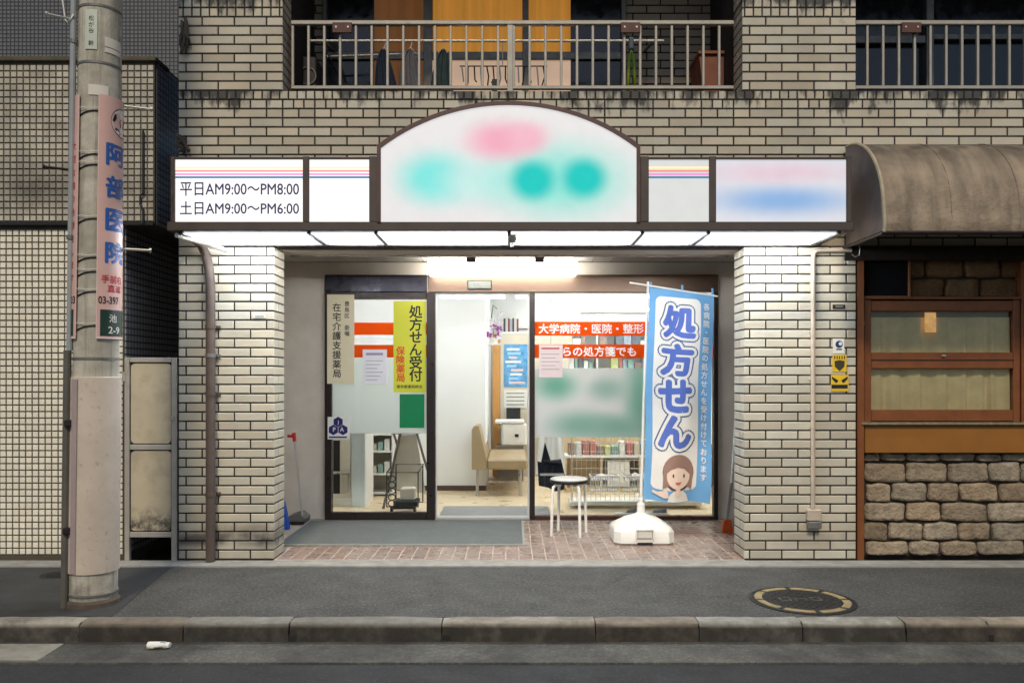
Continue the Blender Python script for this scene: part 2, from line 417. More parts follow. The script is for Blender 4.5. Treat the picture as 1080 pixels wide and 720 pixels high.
# manhole covers
def manhole(cx, cy, r, label, fancy):
    t = thing('manhole_cover', label, 'manhole cover', (cx, cy, SW))
    dk = mat('cast_iron', (.02, .02, .02), rough=.6, metal=.3, var=.3, vs=30, bump=.5, bs=200)
    obj('rim', MB().lathe([(r*1.06, SW-.03), (r*1.06, SW+.005), (r*1.0, SW+.006), (r*1.0, SW-.03)], cx, cy, 48), dk, t)
    obj('lid', MB().lathe([(r*.995, SW-.03), (r*.995, SW+.004), (r*.99, SW+.0045)], cx, cy, 48), dk, t)
    if fancy:
        yel = mat('faded_yellow_ring', c(142, 128, 92), rough=.7, var=.3, vs=25)
        for i in range(8):
            a0, a1 = i*math.pi/4 + .06, (i+1)*math.pi/4 - .06; m = MB(); n = 8
            ring = [(cx + rr*math.cos(a), cy + rr*math.sin(a)) for rr, aa in ((r*.95, [a0 + (a1-a0)*k/n for k in range(n+1)]), (r*.80, [a1 - (a1-a0)*k/n for k in range(n+1)])) for a in aa]
            obj('ring_segment', m.slab(ring, SW, SW+.008), yel, t)
        emb = mat('worn_iron', (.11, .1, .085), rough=.5, metal=.4, var=.3, vs=40)
        m = MB()
        for (px, py, ww, hh) in ((-.34, .02, .2, .22), (-.02, 0, .22, .16), (.3, .05, .2, .2)):
            m2 = [(px-ww/2, py-hh/2), (px+ww/2, py-hh/2), (px+ww/2, py+hh/2), (px-ww/2, py+hh/2)]
            for i in range(4):
                a, b2 = m2[i], m2[(i+1) % 4]
                if random.random() < .85: m.tube([(cx+a[0]*r, cy+a[1]*r, SW+.006), (cx+b2[0]*r, cy+b2[1]*r, SW+.006)], .004, 5)
        obj('emblem', m, emb, t)
    m = MB()
    for i in range(-6, 7):
        for j in range(-6, 7):
            if i*i + j*j < 38 and (i+j) % 2 == 0: m.box(cx+i*r*.105-.007, cx+i*r*.105+.007, cy+j*r*.105-.007, cy+j*r*.105+.007, SW, SW+.007)
    obj('tread_studs', m, dk, t, kind='stuff')
manhole(PX(846, -1.03), -1.03, .295, 'round iron manhole cover with faded yellow ring in the pavement', True)
manhole(PX(62, -.40), -.40, .11, 'small plain dark iron cover in the pavement behind the utility pole', False)

# crushed cup lying in the gutter
def cup():
    cx, cy, cz = PX(168, -1.60), -1.60, -.107
    t = thing('paper_cup', 'crushed white paper cup lying in the gutter by the kerb', 'cup', (cx, cy, -.125))
    m = MB(); n = 14; L = .115
    for i in range(7):
        f = i/6; r = .016 + .006*(1-f)
        for q in range(n):
            a = 2*math.pi*q/n; m.v.append((cx - L/2 + L*f, cy + r*1.3*math.cos(a)+.004*math.sin(f*9+q), cz + r*.85*math.sin(a) + .002*math.sin(f*7+q*2) + .002*f))
    for i in range(6):
        for q in range(n): m.f.append((i*n+q, i*n+(q+1) % n, (i+1)*n+(q+1) % n, (i+1)*n+q))
    m.f.append(tuple(6*n+q for q in range(n)))
    obj('cup_body', m, T_WHITEP, t, smooth='auto')
    obj('printed_band', MB().tube([(cx+.008, cy, cz+.001), (cx+.035, cy, cz+.001)], .019, 12), mat('grey_print', c(150, 152, 165), rough=.5), t)
cup()

# ================================================================= apartment building with the pharmacy
PITCH, RH, JT = .2379, .0678, .0105
XL0, XL1, XR0, XR1 = PX(188, 0), PX(289, 0), PX(785, 0), PX(903, 0)
bld = thing('apartment_building', 'beige tiled apartment building with balconies above the pharmacy', 'building', (0, 0, 0))
PH = PX(230, 0)
def row_tiles(x0, x1, r, par, squares=False):
    z0, z1 = r*RH + JT/2, (r+1)*RH - JT/2; out = []
    p = .0648 if squares else PITCH
    ph = PH + (PITCH/2 if (par and not squares) else 0)
    k = math.floor((x0 - ph)/p)
    while ph + k*p < x1:
        a, b = max(x0, ph + k*p), min(x1, ph + (k+1)*p)
        a2 = a + (JT/2 if a > x0 + 1e-6 else 0); b2 = b - (JT/2 if b < x1 - 1e-6 else 0)
        if b2 - a2 > .012: out.append((a2, b2, z0, z1))
        k += 1
    return out
TM = {}
def lay_single(parent, rects, y=0):
    for (a, b, z0, z1) in rects:
        w_, h = round(b-a, 4), round(z1-z0, 4)
        if (w_, h) not in TM:
            me = MB().tile(-w_/2, w_/2, -h/2, h/2, 0).mesh('tile'); me.materials.append(T_TILE); TM[w_, h] = me
        o = place('tile', TM[w_, h], parent, ((a+b)/2, y + random.uniform(-.0008, .0008), (z0+z1)/2))
        o.rotation_euler = (random.uniform(-.004, .004), 0, random.uniform(-.003, .003))
def lay_joined(name, parent, rects, y=0, m=None):
    b_ = MB()
    for (a, b, z0, z1) in rects: b_.tile(a, b, z0, z1, y + random.uniform(-.0008, .0008))
    return obj(name, b_, m or T_TILE, parent, kind='stuff')
def side_tiles(mb, x, y0, y1, r0, r1, face):
    """tile returns on a side face (normal +X if face>0)"""
    for r in range(r0, r1):
        z0, z1 = r*RH + JT/2, (r+1)*RH - JT/2
        L = [(y0, y1)] if (r % 2 == 0) else [(y0, y0+.11), (y0+.11+JT, y1)]
        for a, b in L:
            d = face*.012; bb = face*.003
            vs = [(x-d, a, z0), (x-d, b, z0), (x-d, b, z1), (x-d, a, z1), (x-bb, a, z0), (x-bb, b, z0), (x-bb, b, z1), (x-bb, a, z1),
                  (x, a+.003, z0+.003), (x, b-.003, z0+.003), (x, b-.003, z1-.003), (x, a+.003, z1-.003)]
            fs = [(8, 9, 10, 11)]
            for i in range(4):
                j = (i+1) % 4; fs += [(i, j, 4+j, 4+i), (4+i, 4+j, 8+j, 8+i)]
            mb.add(vs, fs)
    mb.rec = True; return mb
DEP = .27
p1 = obj('pier', MB().box(XL0, XL1-.006, .006, DEP, -.2, 34*RH), T_MORT, bld); p1['label'] = 'tiled pier left of the entrance'
p2 = obj('pier', MB().box(XR0+.006, XR1, .006, DEP, -.2, 34*RH), T_MORT, bld); p2['label'] = 'tiled pier right of the entrance'
lay_single(p1, [t for r in range(34) for t in row_tiles(XL0+.003, XL1, r, r % 2)])
lay_single(p2, [t for r in range(34) for t in row_tiles(XR0, XR1-.003, r, (r+1) % 2)])
obj('return_tile', side_tiles(MB(), XL1, .0035, DEP, 0, 34, 1), T_TILE, p1, kind='stuff')
obj('return_tile', side_tiles(MB(), XR0, .0035, DEP, 0, 34, -1), T_TILE, p2, kind='stuff')
# upper wall, parapet and upper piers
UX0, UX1, UX2, UX3 = XL0, PX(298, 0), PX(783, 0), PX(903, 0)
XE = 7.0
uw = MB().box(XL0, XE, .006, .16, 34*RH, 51*RH-.004)
uw.box(UX0, UX1-.006, .006, 1.1, 51*RH-.004, 82*RH).box(UX2+.006, UX3, .006, 1.1, 51*RH-.004, 82*RH)
uw.box(XL0, XE, .166, 1.3, 3.05, 3.2)            # balcony slab
uw.box(XL0, XE, 1.0, 1.3, 0, 3.05) if False else None
uw.box(UX1, XE, .006, .95, 72*RH, 82*RH)         # underside of the storey above
upper = obj('upper_wall', uw, T_MORT, bld)
rc = []
for r in range(34, 50):
    rc += [t for t in row_tiles(XL0+.003, XE, r, (r+1) % 2) if not (t[0] > -2.27 and t[1] < 2.26 and t[3] < 2.80)]
# chipped short tiles among the long ones, as in the weathered rows under the parapet
def split_some(rects, rows, pr):
    out = []
    for (a, b, z0, z1) in rects:
        if round(z0/RH - .07) in rows and b-a > .2 and random.random() < pr:
            n = random.choice((2, 3)); s = (b-a)/n
            out += [(a+i*s+(JT/2 if i else 0), a+(i+1)*s-(JT/2 if i < n-1 else 0), z0, z1) for i in range(n)]
        else: out.append((a, b, z0, z1))
    return out
rc = split_some(rc, (48, 49), .45)
rc += row_tiles(XL0+.003, XE, 50, 0, True)
single = []
for x0, x1, par in ((UX0+.003, UX1, 1), (UX2, UX3-.003, 0)):
    for r in range(51, 61):
        q = row_tiles(x0, x1, r, (r+par) % 2, squares=(r >= 59))
        if r < 59 and x0 < 0: single += q
        else: rc += q
    for r in range(61, 78): rc += row_tiles(x0, x1, r, (r+par) % 2)
lay_single(upper, single)
lay_joined('tile', upper, rc)
obj('return_tile', side_tiles(side_tiles(MB(), UX1, .0035, .24, 51, 72, 1), UX2, .0035, .24, 51, 72, -1), T_TILE, upper, kind='stuff')
# balcony back wall (smaller in view: joined tiles)
BY = 1.0
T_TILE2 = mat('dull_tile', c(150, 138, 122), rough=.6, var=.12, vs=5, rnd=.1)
bw = MB().box(UX1-.3, PX(341, BY), BY+.006, BY+.2, 3.05, 5.5).box(PX(660, BY), UX2+.4, BY+.006, BY+.2, 3.05, 5.5)
bw.box(PX(341, BY), PX(660, BY), BY+.03, BY+.2, 4.9, 5.5)
bw2 = obj('balcony_back_wall', bw, T_MORT, bld)
rr = []
for r in range(47, 72):
    rr += row_tiles(UX1-.3, PX(341, BY), r, r % 2) + row_tiles(PX(660, BY), UX2+.4, r, r % 2)
lay_joined('tile', bw2, rr, BY, T_TILE2)
# recess: lintel beam, boarded ceiling, plaster around the shopfront, side walls
DY = 1.68; RX0, RX1 = -2.42, 2.52; CZ = 2.43
obj('lintel_beam', MB().box(XL0+.02, XR1-.02, .03, .42, 34*RH+.002, 34*RH+.25), T_PLASTER, bld)
ceil = obj('recess_ceiling', MB().box(RX0, RX1, .42, DY+.2, CZ+.012, CZ+.1), T_MORT, bld)
T_BOARD = mat('ceiling_board', c(168, 164, 154), rough=.6, var=.08, rnd=.06)
nb = 28; bwid = (RX1-RX0)/nb
bme = MB().box(-bwid/2+.004, bwid/2-.004, -.62, .62, 0, .011).mesh('ceiling_board'); bme.materials.append(T_BOARD)
for i in range(nb): place('ceiling_board', bme, ceil, (RX0+(i+.5)*bwid, 1.05, CZ))
FX0, FX1 = PX(343, DY), PX(757, DY); FT = PZ(290, DY)
pl = MB().box(RX0, FX0, DY+.03, DY+.15, 0, CZ).box(FX1, RX1, DY+.03, DY+.15, 0, CZ).box(FX0, FX1, DY+.03, DY+.15, FT, CZ)
pl.box(RX0-.1, RX0, DEP, DY+.15, 0, CZ).box(RX1, RX1+.1, DEP, DY+.15, 0, CZ)
obj('plaster_wall', pl, T_PLASTER, bld)
obj('recess_trim', MB().box(XL1+.002, XR0-.002, .425, .45, 34*RH-.01, CZ+.02), T_METAL, bld)
# room behind the glass
RY1 = 6.4; RCZ = 2.62
rm = MB().box(RX0-.1, RX1+.1, RY1, RY1+.1, 0, RCZ).box(RX0-.1, RX0, DY+.16, RY1, 0, RCZ).box(RX1, RX1+.1, DY+.16, RY1, 0, RCZ)
rm.box(RX0, PX(512, 3.65), 3.65, 6.38, 0, RCZ)
obj('room_wall', rm, T_WALLIN, bld)
obj('skirting', MB().box(RX0, PX(512, 3.65)+.008, 3.635, 3.66, 0, .06), mat('brown_skirting', c(84, 62, 52), rough=.5), bld)
obj('room_ceiling', MB().box(RX0-.1, RX1+.1, DY+.16, RY1+.1, RCZ, RCZ+.1), T_WHITE, bld)
obj('shopfront_core', MB().box(RX0-.2, RX1+.2, DY+.03, DY+.16, CZ+.11, 3.04), T_MORT, bld)
struct('shop_floor', MB().box(RX0, RX1, DY+.06, RY1, -.2, .0), T_WOODF)
# entrance floor: 10 x 20 cm tiles
ef = struct('entrance_floor', MB().box(RX0, RX1, .008, DY+.055, -.2, -.006), T_FJ)
MAT_X0, MAT_X1, MAT_Y0, MAT_Y1 = PX(290, .49), PX(554, .49), .49, 1.60
fme = MB().box(-.0455, .0455, -.0955, .0955, -.011, 0, .002).mesh('floor_tile'); fme.materials.append(T_FT)
fm2 = MB().box(-.0965, .0965, -.0465, .0465, -.011, 0, .002).mesh('floor_tile'); fm2.materials.append(mat('red_entrance_tile', c(128, 74, 56), rough=.4, var=.2, rnd=.2))
x = XL1 + .06
while x < RX1:
    for j in range(8):
        y = .115 + j*.2
        if x > XR0 and y < DEP+.1: continue
        if MAT_X0+.05 < x < MAT_X1-.05 and MAT_Y0+.1 < y < MAT_Y1 - .1: continue
        if 1.31 < x < 1.62 and .95 < y < 1.3: continue
        o = place('floor_tile', fme, ef, (x, y, -.002 + random.uniform(-.0008, .0008)))
        o.rotation_euler = (random.uniform(-.003, .003), random.uniform(-.004, .004), random.uniform(-.004, .004))
    x += .1
for i in range(2):
    for j in range(4): place('floor_tile', fm2, ef, (1.355 + .2*i - .0, .965 + .1*j, -.002))
# ================================================================= left neighbour: mosaic-tiled house
LY = .15
T_MOS = mat('cream_mosaic', c(236, 230, 212), rough=.38, var=.06, vs=3, rnd=.07)
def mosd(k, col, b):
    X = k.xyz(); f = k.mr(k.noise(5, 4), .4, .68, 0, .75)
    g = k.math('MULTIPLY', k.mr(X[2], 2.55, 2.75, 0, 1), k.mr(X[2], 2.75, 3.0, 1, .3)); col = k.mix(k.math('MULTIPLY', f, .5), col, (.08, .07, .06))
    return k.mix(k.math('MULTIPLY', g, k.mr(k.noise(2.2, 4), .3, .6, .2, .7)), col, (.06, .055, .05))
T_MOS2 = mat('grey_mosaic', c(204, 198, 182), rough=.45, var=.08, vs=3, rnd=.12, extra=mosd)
T_MGR = mat('mosaic_grout', c(88, 82, 70), rough=.9, var=.25, vs=8)
def finegrid(name, tile, grout, axis, p, ratio=.14):
    m = bpy.data.materials.new(name); m.use_nodes = True; MATS[name] = m; k = NT(m); b = k.n['Principled BSDF']
    X = k.xyz(); v = k.comb(X[0] if axis == 'x' else X[1], X[2], 0.0)
    t = k.new('ShaderNodeTexBrick'); t.offset = 0; t.squash = 1; k.l.new(v, t.inputs['Vector'])
    t.inputs['Scale'].default_value = 1; t.inputs['Brick Width'].default_value = p; t.inputs['Row Height'].default_value = p
    t.inputs['Mortar Size'].default_value = p*ratio; t.inputs['Mortar Smooth'].default_value = .1
    t.inputs['Color1'].default_value = (*tile, 1); t.inputs['Color2'].default_value = (*[q*.86 for q in tile], 1); t.inputs['Mortar'].default_value = (*grout, 1)
    k.l.new(t.outputs['Color'], b.inputs['Base Color']); b.inputs['Roughness'].default_value = .45
    bn = k.new('ShaderNodeBump', invert=True); bn.inputs['Distance'].default_value = .004; k.l.new(t.outputs['Fac'], bn.inputs['Height']); k.l.new(bn.outputs[0], b.inputs['Normal'])
    return m
lb = thing('mosaic_house', 'house clad in small square cream mosaic tiles, behind the utility pole', 'building', (-4.5, 1, 0))
MX1 = PX(130, LY); MX2 = PX(163, LY-.02); MZ = PZ(237, LY); MZT = PZ(63, LY)
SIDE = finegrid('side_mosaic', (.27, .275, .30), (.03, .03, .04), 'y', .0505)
obj('wall', MB().box(-8, MX1, LY+.008, 4.6, -.1, MZ), T_MGR, lb)
obj('upper_wall', MB().box(-8, MX2, LY-.02, 4.6, MZ, MZT), T_MGR, lb)
obj('side_wall', MB().box(MX1+.001, MX1+.012, LY+.02, 4.5, 0, MZ-.002).box(MX2+.001, MX2+.012, LY-.0, 4.5, MZ, MZT-.002), SIDE, lb)
def mosaic(name, x1, z0, z1, y, m, p=.0492):
    b_ = MB(); nx = int((x1+6.5)/p); nz = int((z1-z0)/p)
    for i in range(nx):
        for j in range(nz):
            xa = x1 - (i+1)*p + .005; za = z0 + j*p + .005
            b_.tile(xa, xa+p-.010, za, za+p-.010, y+random.uniform(-.0006, .0006), .009, .002)
    return obj(name, b_, m, lb, kind='stuff')
mosaic('mosaic_tile', MX1-.002, 0, MZ-.012, LY, T_MOS)
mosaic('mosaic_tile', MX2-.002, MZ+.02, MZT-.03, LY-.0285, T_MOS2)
obj('ledge', MB().box(-8, MX2+.02, LY-.05, LY+.2, MZT-.028, MZT+.01, .006), T_MGR, lb)
obj('shadow_strip', MB().box(-8, MX2-.0, LY-.04, LY-.021, MZ-.012, MZ+.016, .004), T_BLACK, lb)  # black strip standing in for the shadow line under the projecting upper wall
BACKG = finegrid('dim_back_mosaic', (.14, .145, .155), (.024, .024, .028), 'x', .052)  # blue-grey tile, colour darkened for the weak light this far back
obj('set_back_wall', MB().box(-14, -2.3, 4.62, 8, 2.5, 12), BACKG, lb)
pipe = mat('dark_conduit', (.02, .02, .022), rough=.5)
obj('conduit', MB().tube([W(151, 138, LY-.045), W(151, 204, LY-.045), W(148, 207, LY-.045), W(148, 216, LY-.045), W(151, 220, LY-.045), W(151, 236, LY-.045)], .008, 6), pipe, lb)

# narrow steel gate closing the gap between the buildings
gx0, gx1 = PX(131, 0), PX(187, 0); GY = .02
T_GFR = mat('gate_frame', c(168, 162, 152), rough=.5, metal=.15, var=.15, vs=10)
gt = thing('steel_gate', 'narrow grey steel gate with two cream panels between the buildings', 'gate', ((gx0+gx1)/2, GY, 0))
gz = lambda v: PZ(v, GY)
obj('post', MB().box(gx0, gx0+.035, GY-.02, GY+.02, -.02, gz(377), .003), T_GFR, gt)
obj('post', MB().box(gx1-.045, gx1-.005, GY-.02, GY+.02, -.02, gz(377), .003), T_GFR, gt)
for v0, v1 in ((377, 382), (468.5, 474), (560.5, 566)):
    obj('crossbar', MB().box(gx0+.036, gx1-.046, GY-.016, GY+.016, gz(v1), gz(v0), .003), T_GFR, gt)
def rrect(x0, x1, z0, z1, r, n=5):
    out = []
    for cx, cz, a in ((x1-r, z1-r, 0), (x0+r, z1-r, 90), (x0+r, z0+r, 180), (x1-r, z0+r, 270)):
        out += [(cx + r*math.cos(math.radians(a + 90*i/n)), cz + r*math.sin(math.radians(a + 90*i/n))) for i in range(n+1)]
    return out
def gdirt(k, col, b):
    X = k.xyz(); lo = k.math('MULTIPLY', k.mr(X[2], .21, .42, 1, 0, True), k.mr(k.noise(14, 5, .7), .38, .56, 0, 1))
    return k.mix(lo, k.mix(k.mr(k.noise(7, 5), .5, .7, 0, .4), col, (.2, .17, .13)), (.05, .045, .04))
T_GATE = mat('gate_cream', c(190, 178, 152), rough=.5, var=.08, extra=gdirt)
for v0, v1 in ((382.5, 468), (474.5, 560)):
    obj('panel', MB().prism(rrect(gx0+.043, gx1-.052, gz(v1)+.005, gz(v0)-.005, .03), GY-.006, GY+.012), T_GATE, gt)
obj('backing', MB().box(gx0+.036, gx1-.046, GY+.013, GY+.02, gz(560), gz(382)), T_BLACK, gt)
obj('latch', MB().box(gx1-.05, gx1-.02, GY-.035, GY-.02, gz(443), gz(439), .002), T_GFR, gt)
obj('hinge', MB().box(gx0-.012, gx0+.01, GY-.03, GY-.0205, gz(402), gz(392), .002), T_GFR, gt)
setp(obj('gap_wall', MB().box(gx0, XL0-.01, 4.5, 4.6, -.1, 3.5), T_MGR), 'dark wall closing the far end of the gap behind the gate', 'wall')

# ================================================================= right neighbour: stone-faced restaurant
SY = .07; SX0 = PX(912, SY)
rb = thing('stone_restaurant', 'restaurant front of rough brown stone under the arched awning', 'building', (4.2, .2, 0))
obj('wall', MB().box(PX(903, .03)+.004, 7, SY+.065, .6, -.1, 2.9), mat('stone_mortar', c(52, 44, 36), rough=.95, var=.3, vs=9), rb)
T_STONE = mat('rough_stone', c(150, 136, 116), rough=.85, var=.4, vs=16, bump=1.0, bs=38, rnd=.24, bd=.02)
def stone(x0, x1, z0, z1, y):
    m = MB(); nu, nv = 10, 7; sd_ = random.random()*50; g = .0055
    x0 += g; x1 -= g; z0 += g*.8; z1 -= g*.8; w_, h = x1-x0, z1-z0
    jit = [random.uniform(-.005, .005) for _ in range(4)]
    def fn(a, b):
        a = .5 - .5*math.cos(math.pi*a); b = .5 - .5*math.cos(math.pi*b)
        ex = 1 - abs(2*a-1)**12; ez = 1 - abs(2*b-1)**10
        k = min(1, ex*1.5)*min(1, ez*1.5)
        rx = .010*(abs(2*b-1)**6)*(2*a-1); rz = .007*(abs(2*a-1)**6)*(2*b-1)
        X = x0 + w_*a - rx + mnoise.noise(Vector((sd_, b*2.3, a*1.5)))*.012*abs(2*a-1); Z = z0 + h*b - rz + mnoise.noise(Vector((a*2.6, sd_, b)))*.011*abs(2*b-1) + (jit[0]*(1-a)+jit[1]*a)
        d = .016*k + .011*mnoise.noise(Vector((X*19, Z*19, sd_)))*k + .010*mnoise.noise(Vector((X*8, Z*8, sd_)))*k
        return (X, y + .03 - d + (.022 if k < .05 else 0), Z)
    return m.grid(fn, nu, nv)
vs_ = [478, 487, 509, 530, 551, 570.5, 590]
for i in range(6):
    z1, z0 = PZ(vs_[i], SY), PZ(vs_[i+1], SY)
    x = SX0 + random.uniform(-.01, .02) - (0 if i % 2 == 0 else .0); first = True
    while x < 6.3:
        wd = random.uniform(.23, .36)
        if first: wd = (.30 if i % 2 else .17) + random.uniform(-.02, .03); first = False
        if i == 0: wd *= .8
        obj('stone', stone(x, x+wd, max(z0, .005), z1, SY), T_STONE, rb, smooth=True); x += wd
obj('mortar_bed', MB().box(SX0-.02, 6.9, SY+.042, SY+.064, 0, PZ(478, SY)), mat('stone_mortar', (0, 0, 0)), rb)
obj('mortar_bed', MB().box(PX(960, SY)-.01, 6.9, SY+.042, SY+.064, PZ(314, SY), PZ(248, SY)), mat('stone_mortar', (0, 0, 0)), rb)
T_STONE2 = mat('brown_stone', c(112, 88, 60), rough=.85, var=.25, vs=9, bump=1.0, bs=38, rnd=.2, bd=.02)
uv_ = [248, 270, 293, 314.5]
for i in range(3):
    z1, z0 = PZ(uv_[i], SY), PZ(uv_[i+1], SY); x = PX(960, SY) - (0 if i != 1 else .14)
    while x < 6.3:
        wd = random.uniform(.26, .31); x0 = max(x, PX(960, SY))
        if x+wd-x0 > .06: obj('stone', stone(x0, x+wd, z0, z1, SY), T_STONE2, rb, smooth=True)
        x += wd
T_BWOOD = mat('brown_wood', c(122, 72, 38), rough=.5, var=.2, vs=9)
T_OWOOD = mat('ochre_board', c(146, 96, 38), rough=.55, var=.14, vs=4)
obj('corner_post', MB().box(PX(903, .02)+.004, PX(911, .02), .01, .12, -.01, 2.42, .004), T_BWOOD, rb)
obj('vent_box', MB().box(PX(912, .05), PX(957, .05), .045, .06, PZ(312, .05), PZ(258, .05)), mat('matte_black', (.006, .006, .007), rough=.95, var=0, spec=.1), rb)
obj('vent_trim', MB().box(PX(957, .05)+.001, PX(959.5, .05), .035, .08, PZ(312, .05), PZ(258, .05), .002).box(PX(911, .05), PX(959.5, .05), .03, .08, PZ(315, .05), PZ(312, .05)-.001, .002), T_BWOOD, rb)
# the wooden window: frame, two stacked lights with curtains
WY = .045; wx0, wx1 = PX(911.5, WY), PX(1076, WY); gx_0, gx_1 = PX(919, WY), PX(1069, WY)
win = obj('window', MB().box(wx0, gx_0, WY, WY+.07, PZ(445, WY), PZ(316, WY), .004).box(gx_1, wx1, WY, WY+.07, PZ(445, WY), PZ(316, WY), .004)
          .box(gx_0+.001, gx_1-.001, WY+.002, WY+.07, PZ(328, WY), PZ(317, WY), .004).box(gx_0+.001, gx_1-.001, WY+.002, WY+.07, PZ(388.5, WY), PZ(371.5, WY), .004)
          .box(gx_0+.001, gx_1-.001, WY+.002, WY+.07, PZ(444, WY), PZ(432, WY), .004).box(wx0-.01, wx1+.06, WY-.012, WY+.05, PZ(316, WY)+.002, PZ(313.5, WY)+.004, .003), T_BWOOD, rb)
obj('window_line', MB().box(gx_0, gx_1, WY-.002, WY+.0015, PZ(380, WY), PZ(379, WY)), T_BLACK, win)
for i, (v0, v1) in enumerate(((328, 371.5), (388.5, 432))):
    obj('pane', MB().box(gx_0, gx_1, WY+.03, WY+.035, PZ(v1, WY), PZ(v0, WY)), GLASS, win)
    T_CUR = mat('sage_curtain', c(238, 214, 164), rough=.9, var=.15, vs=8)
    L = gx_1-gx_0+.02; ztop = PZ(v0 + (6 if i == 0 else -3), WY); zb = PZ(v1+2, WY)
    def cf(a, b): 
        s_ = a*L; wv = .017*math.sin(s_*44 + 2*math.sin(s_*7)) + .006*math.sin(s_*91+1)
        return (gx_0-.01 + s_ + .006*math.sin(s_*38), WY+.060 + .8*wv*(.6+.4*(1-b)), zb + (ztop-zb)*b)
    obj('curtain', MB().grid(cf, 90, 4), T_CUR, win, smooth=True)
obj('inner_board', MB().box(gx_0-.05, gx_1+.05, WY+.083, WY+.088, PZ(440, WY), PZ(320, WY)), mat('dim_room', c(130, 122, 98), rough=.9), win)
obj('inner_lamp_glow', MB().box(PX(978, WY), PX(990, WY), WY+.037, WY+.040, PZ(350, WY), PZ(329, WY)), mat('amber_lit_glass', c(200, 150, 90), rough=.6, emit=.35, var=.3, vs=30), win)
for u in (910, 1078): obj('window_bolt', MB().box(PX(u, WY)-.008, PX(u, WY)+.008, WY-.012, WY-.0, PZ(343, WY), PZ(338, WY), .003), T_SILVER, win)
obj('window_catch', MB().box(PX(993, WY), PX(997, WY), WY-.014, WY+.001, PZ(376, WY), PZ(374, WY), .002), T_SILVER, win)
obj('corner_post', MB().box(wx1+.002, wx1+.09, .012, .12, PZ(590, .02), 2.42, .004) if False else MB().box(wx1+.004, wx1+.07, .03, .12, PZ(446, .03), 2.42, .004), T_BWOOD, rb)
# second window bay continues to the right, out of frame
obj('board_panel', MB().box(wx1+.08, 6.9, .05, .1, PZ(446, .05), PZ(316, .05)), T_BWOOD, rb)
obj('sill', MB().box(PX(909.5, .0), 6.9, -.002, .11, PZ(448, .0), PZ(445.3, .0), .003), mat('worn_metal_sill', c(150, 138, 112), rough=.4, metal=.5, var=.4, vs=20), rb)
obj('wood_panel', MB().box(PX(912, .03), 6.9, .028, .1, PZ(477.5, .03), PZ(448.6, .03), .004), T_OWOOD, rb)

# barrel awning over the restaurant
aw = thing('barrel_awning', 'weathered brown canvas barrel awning beside the pharmacy sign', 'awning', (4.4, -.3, 2.4))
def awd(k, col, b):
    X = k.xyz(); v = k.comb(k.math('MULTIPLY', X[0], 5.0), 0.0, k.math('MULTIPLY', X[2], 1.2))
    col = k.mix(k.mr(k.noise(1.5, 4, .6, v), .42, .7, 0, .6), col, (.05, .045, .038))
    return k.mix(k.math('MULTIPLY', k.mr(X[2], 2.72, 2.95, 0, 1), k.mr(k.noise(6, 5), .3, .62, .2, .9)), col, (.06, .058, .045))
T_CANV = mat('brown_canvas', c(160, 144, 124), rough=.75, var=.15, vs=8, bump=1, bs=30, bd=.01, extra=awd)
ax0, ax1 = PX(931, -.62), 7.0; az0 = PZ(246, -.62); azt = PZ(157, 0) + .0
def arc(t):    # from wall (t=0) over the top to the front lip (t=1)
    a = math.radians(100*t); return (-.02 - .62*math.sin(min(a, math.pi/2)) , azt - (azt-az0)*(1-math.cos(min(a, math.pi/2)))**1.0 - (0.0 if a < math.pi/2 else .0))
def arcp(t):
    if t < .72:
        a = math.pi/2*t/.72; return (-.03 - .60*math.sin(a), az0+.14 + (azt-az0-.14)*math.cos(a))
    f = (t-.72)/.28; return (-.63 - .012*math.sin(math.pi*f), az0+.14*(1-f))
def cv(a, b):
    y, z = arcp(b); x = ax0 + (ax1-ax0)*a
    sag = .005*math.sin(math.pi*((x-ax0)/.45 % 1))*math.sin(math.pi*min(1, b*1.1)); n = mnoise.noise(Vector((x*3, y*6, z*4)))*.010 + mnoise.noise(Vector((x*9+z*4, y*5, z*11)))*.006
    return (x, y + sag*.7 + n, z - sag + n)
obj('canvas', MB().grid(cv, 150, 30), T_CANV, aw, smooth=True)
rib = mat('pale_piping', c(178, 168, 146), rough=.7, var=.25, vs=15)
obj('edge_piping', MB().tube([(ax0, arcp(i/20)[0]-.004, arcp(i/20)[1]) for i in range(21)], .012, 6), rib, aw)
for k_ in range(1, 9):
    x = ax0 + .45*k_; obj('seam', MB().tube([(x, arcp(i/20)[0]-.001, arcp(i/20)[1]+.001) for i in range(21)], .003, 5), T_CANV, aw)
T_END = mat('end_canvas', c(178, 164, 158), rough=.85, var=.25, vs=5, bump=.4, bs=40)
epoly = [arcp(i/14) for i in range(15)] + [(-.03, az0)]
m = MB(); m.v = [(ax0-.004, y, z) for y, z in epoly] + [(ax0+.002, y, z) for y, z in epoly]; n = len(epoly)
m.f = [tuple(range(n)), tuple(range(n, 2*n))[::-1]] + [(i, (i+1) % n, n+(i+1) % n, n+i) for i in range(n)]; m.rec = True
obj('end_panel', m, T_END, aw)
obj('lip_bar', MB().tube([(ax0-.02, -.635, az0), (ax1, -.635, az0)], .014, 6), T_DARKFR, aw)
obj('side_bar', MB().tube([(ax0-.01, -.63, az0), (ax0-.01, -.02, az0)], .014, 6), T_DARKFR, aw)
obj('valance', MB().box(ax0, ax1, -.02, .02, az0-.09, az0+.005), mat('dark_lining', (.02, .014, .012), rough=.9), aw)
obj('hook', MB().tube([W(905, 256, -.05), W(907, 262, -.05), W(906, 269, -.05), W(902, 271, -.05), W(898, 268, -.05)], .004, 5), T_SILVER, aw)

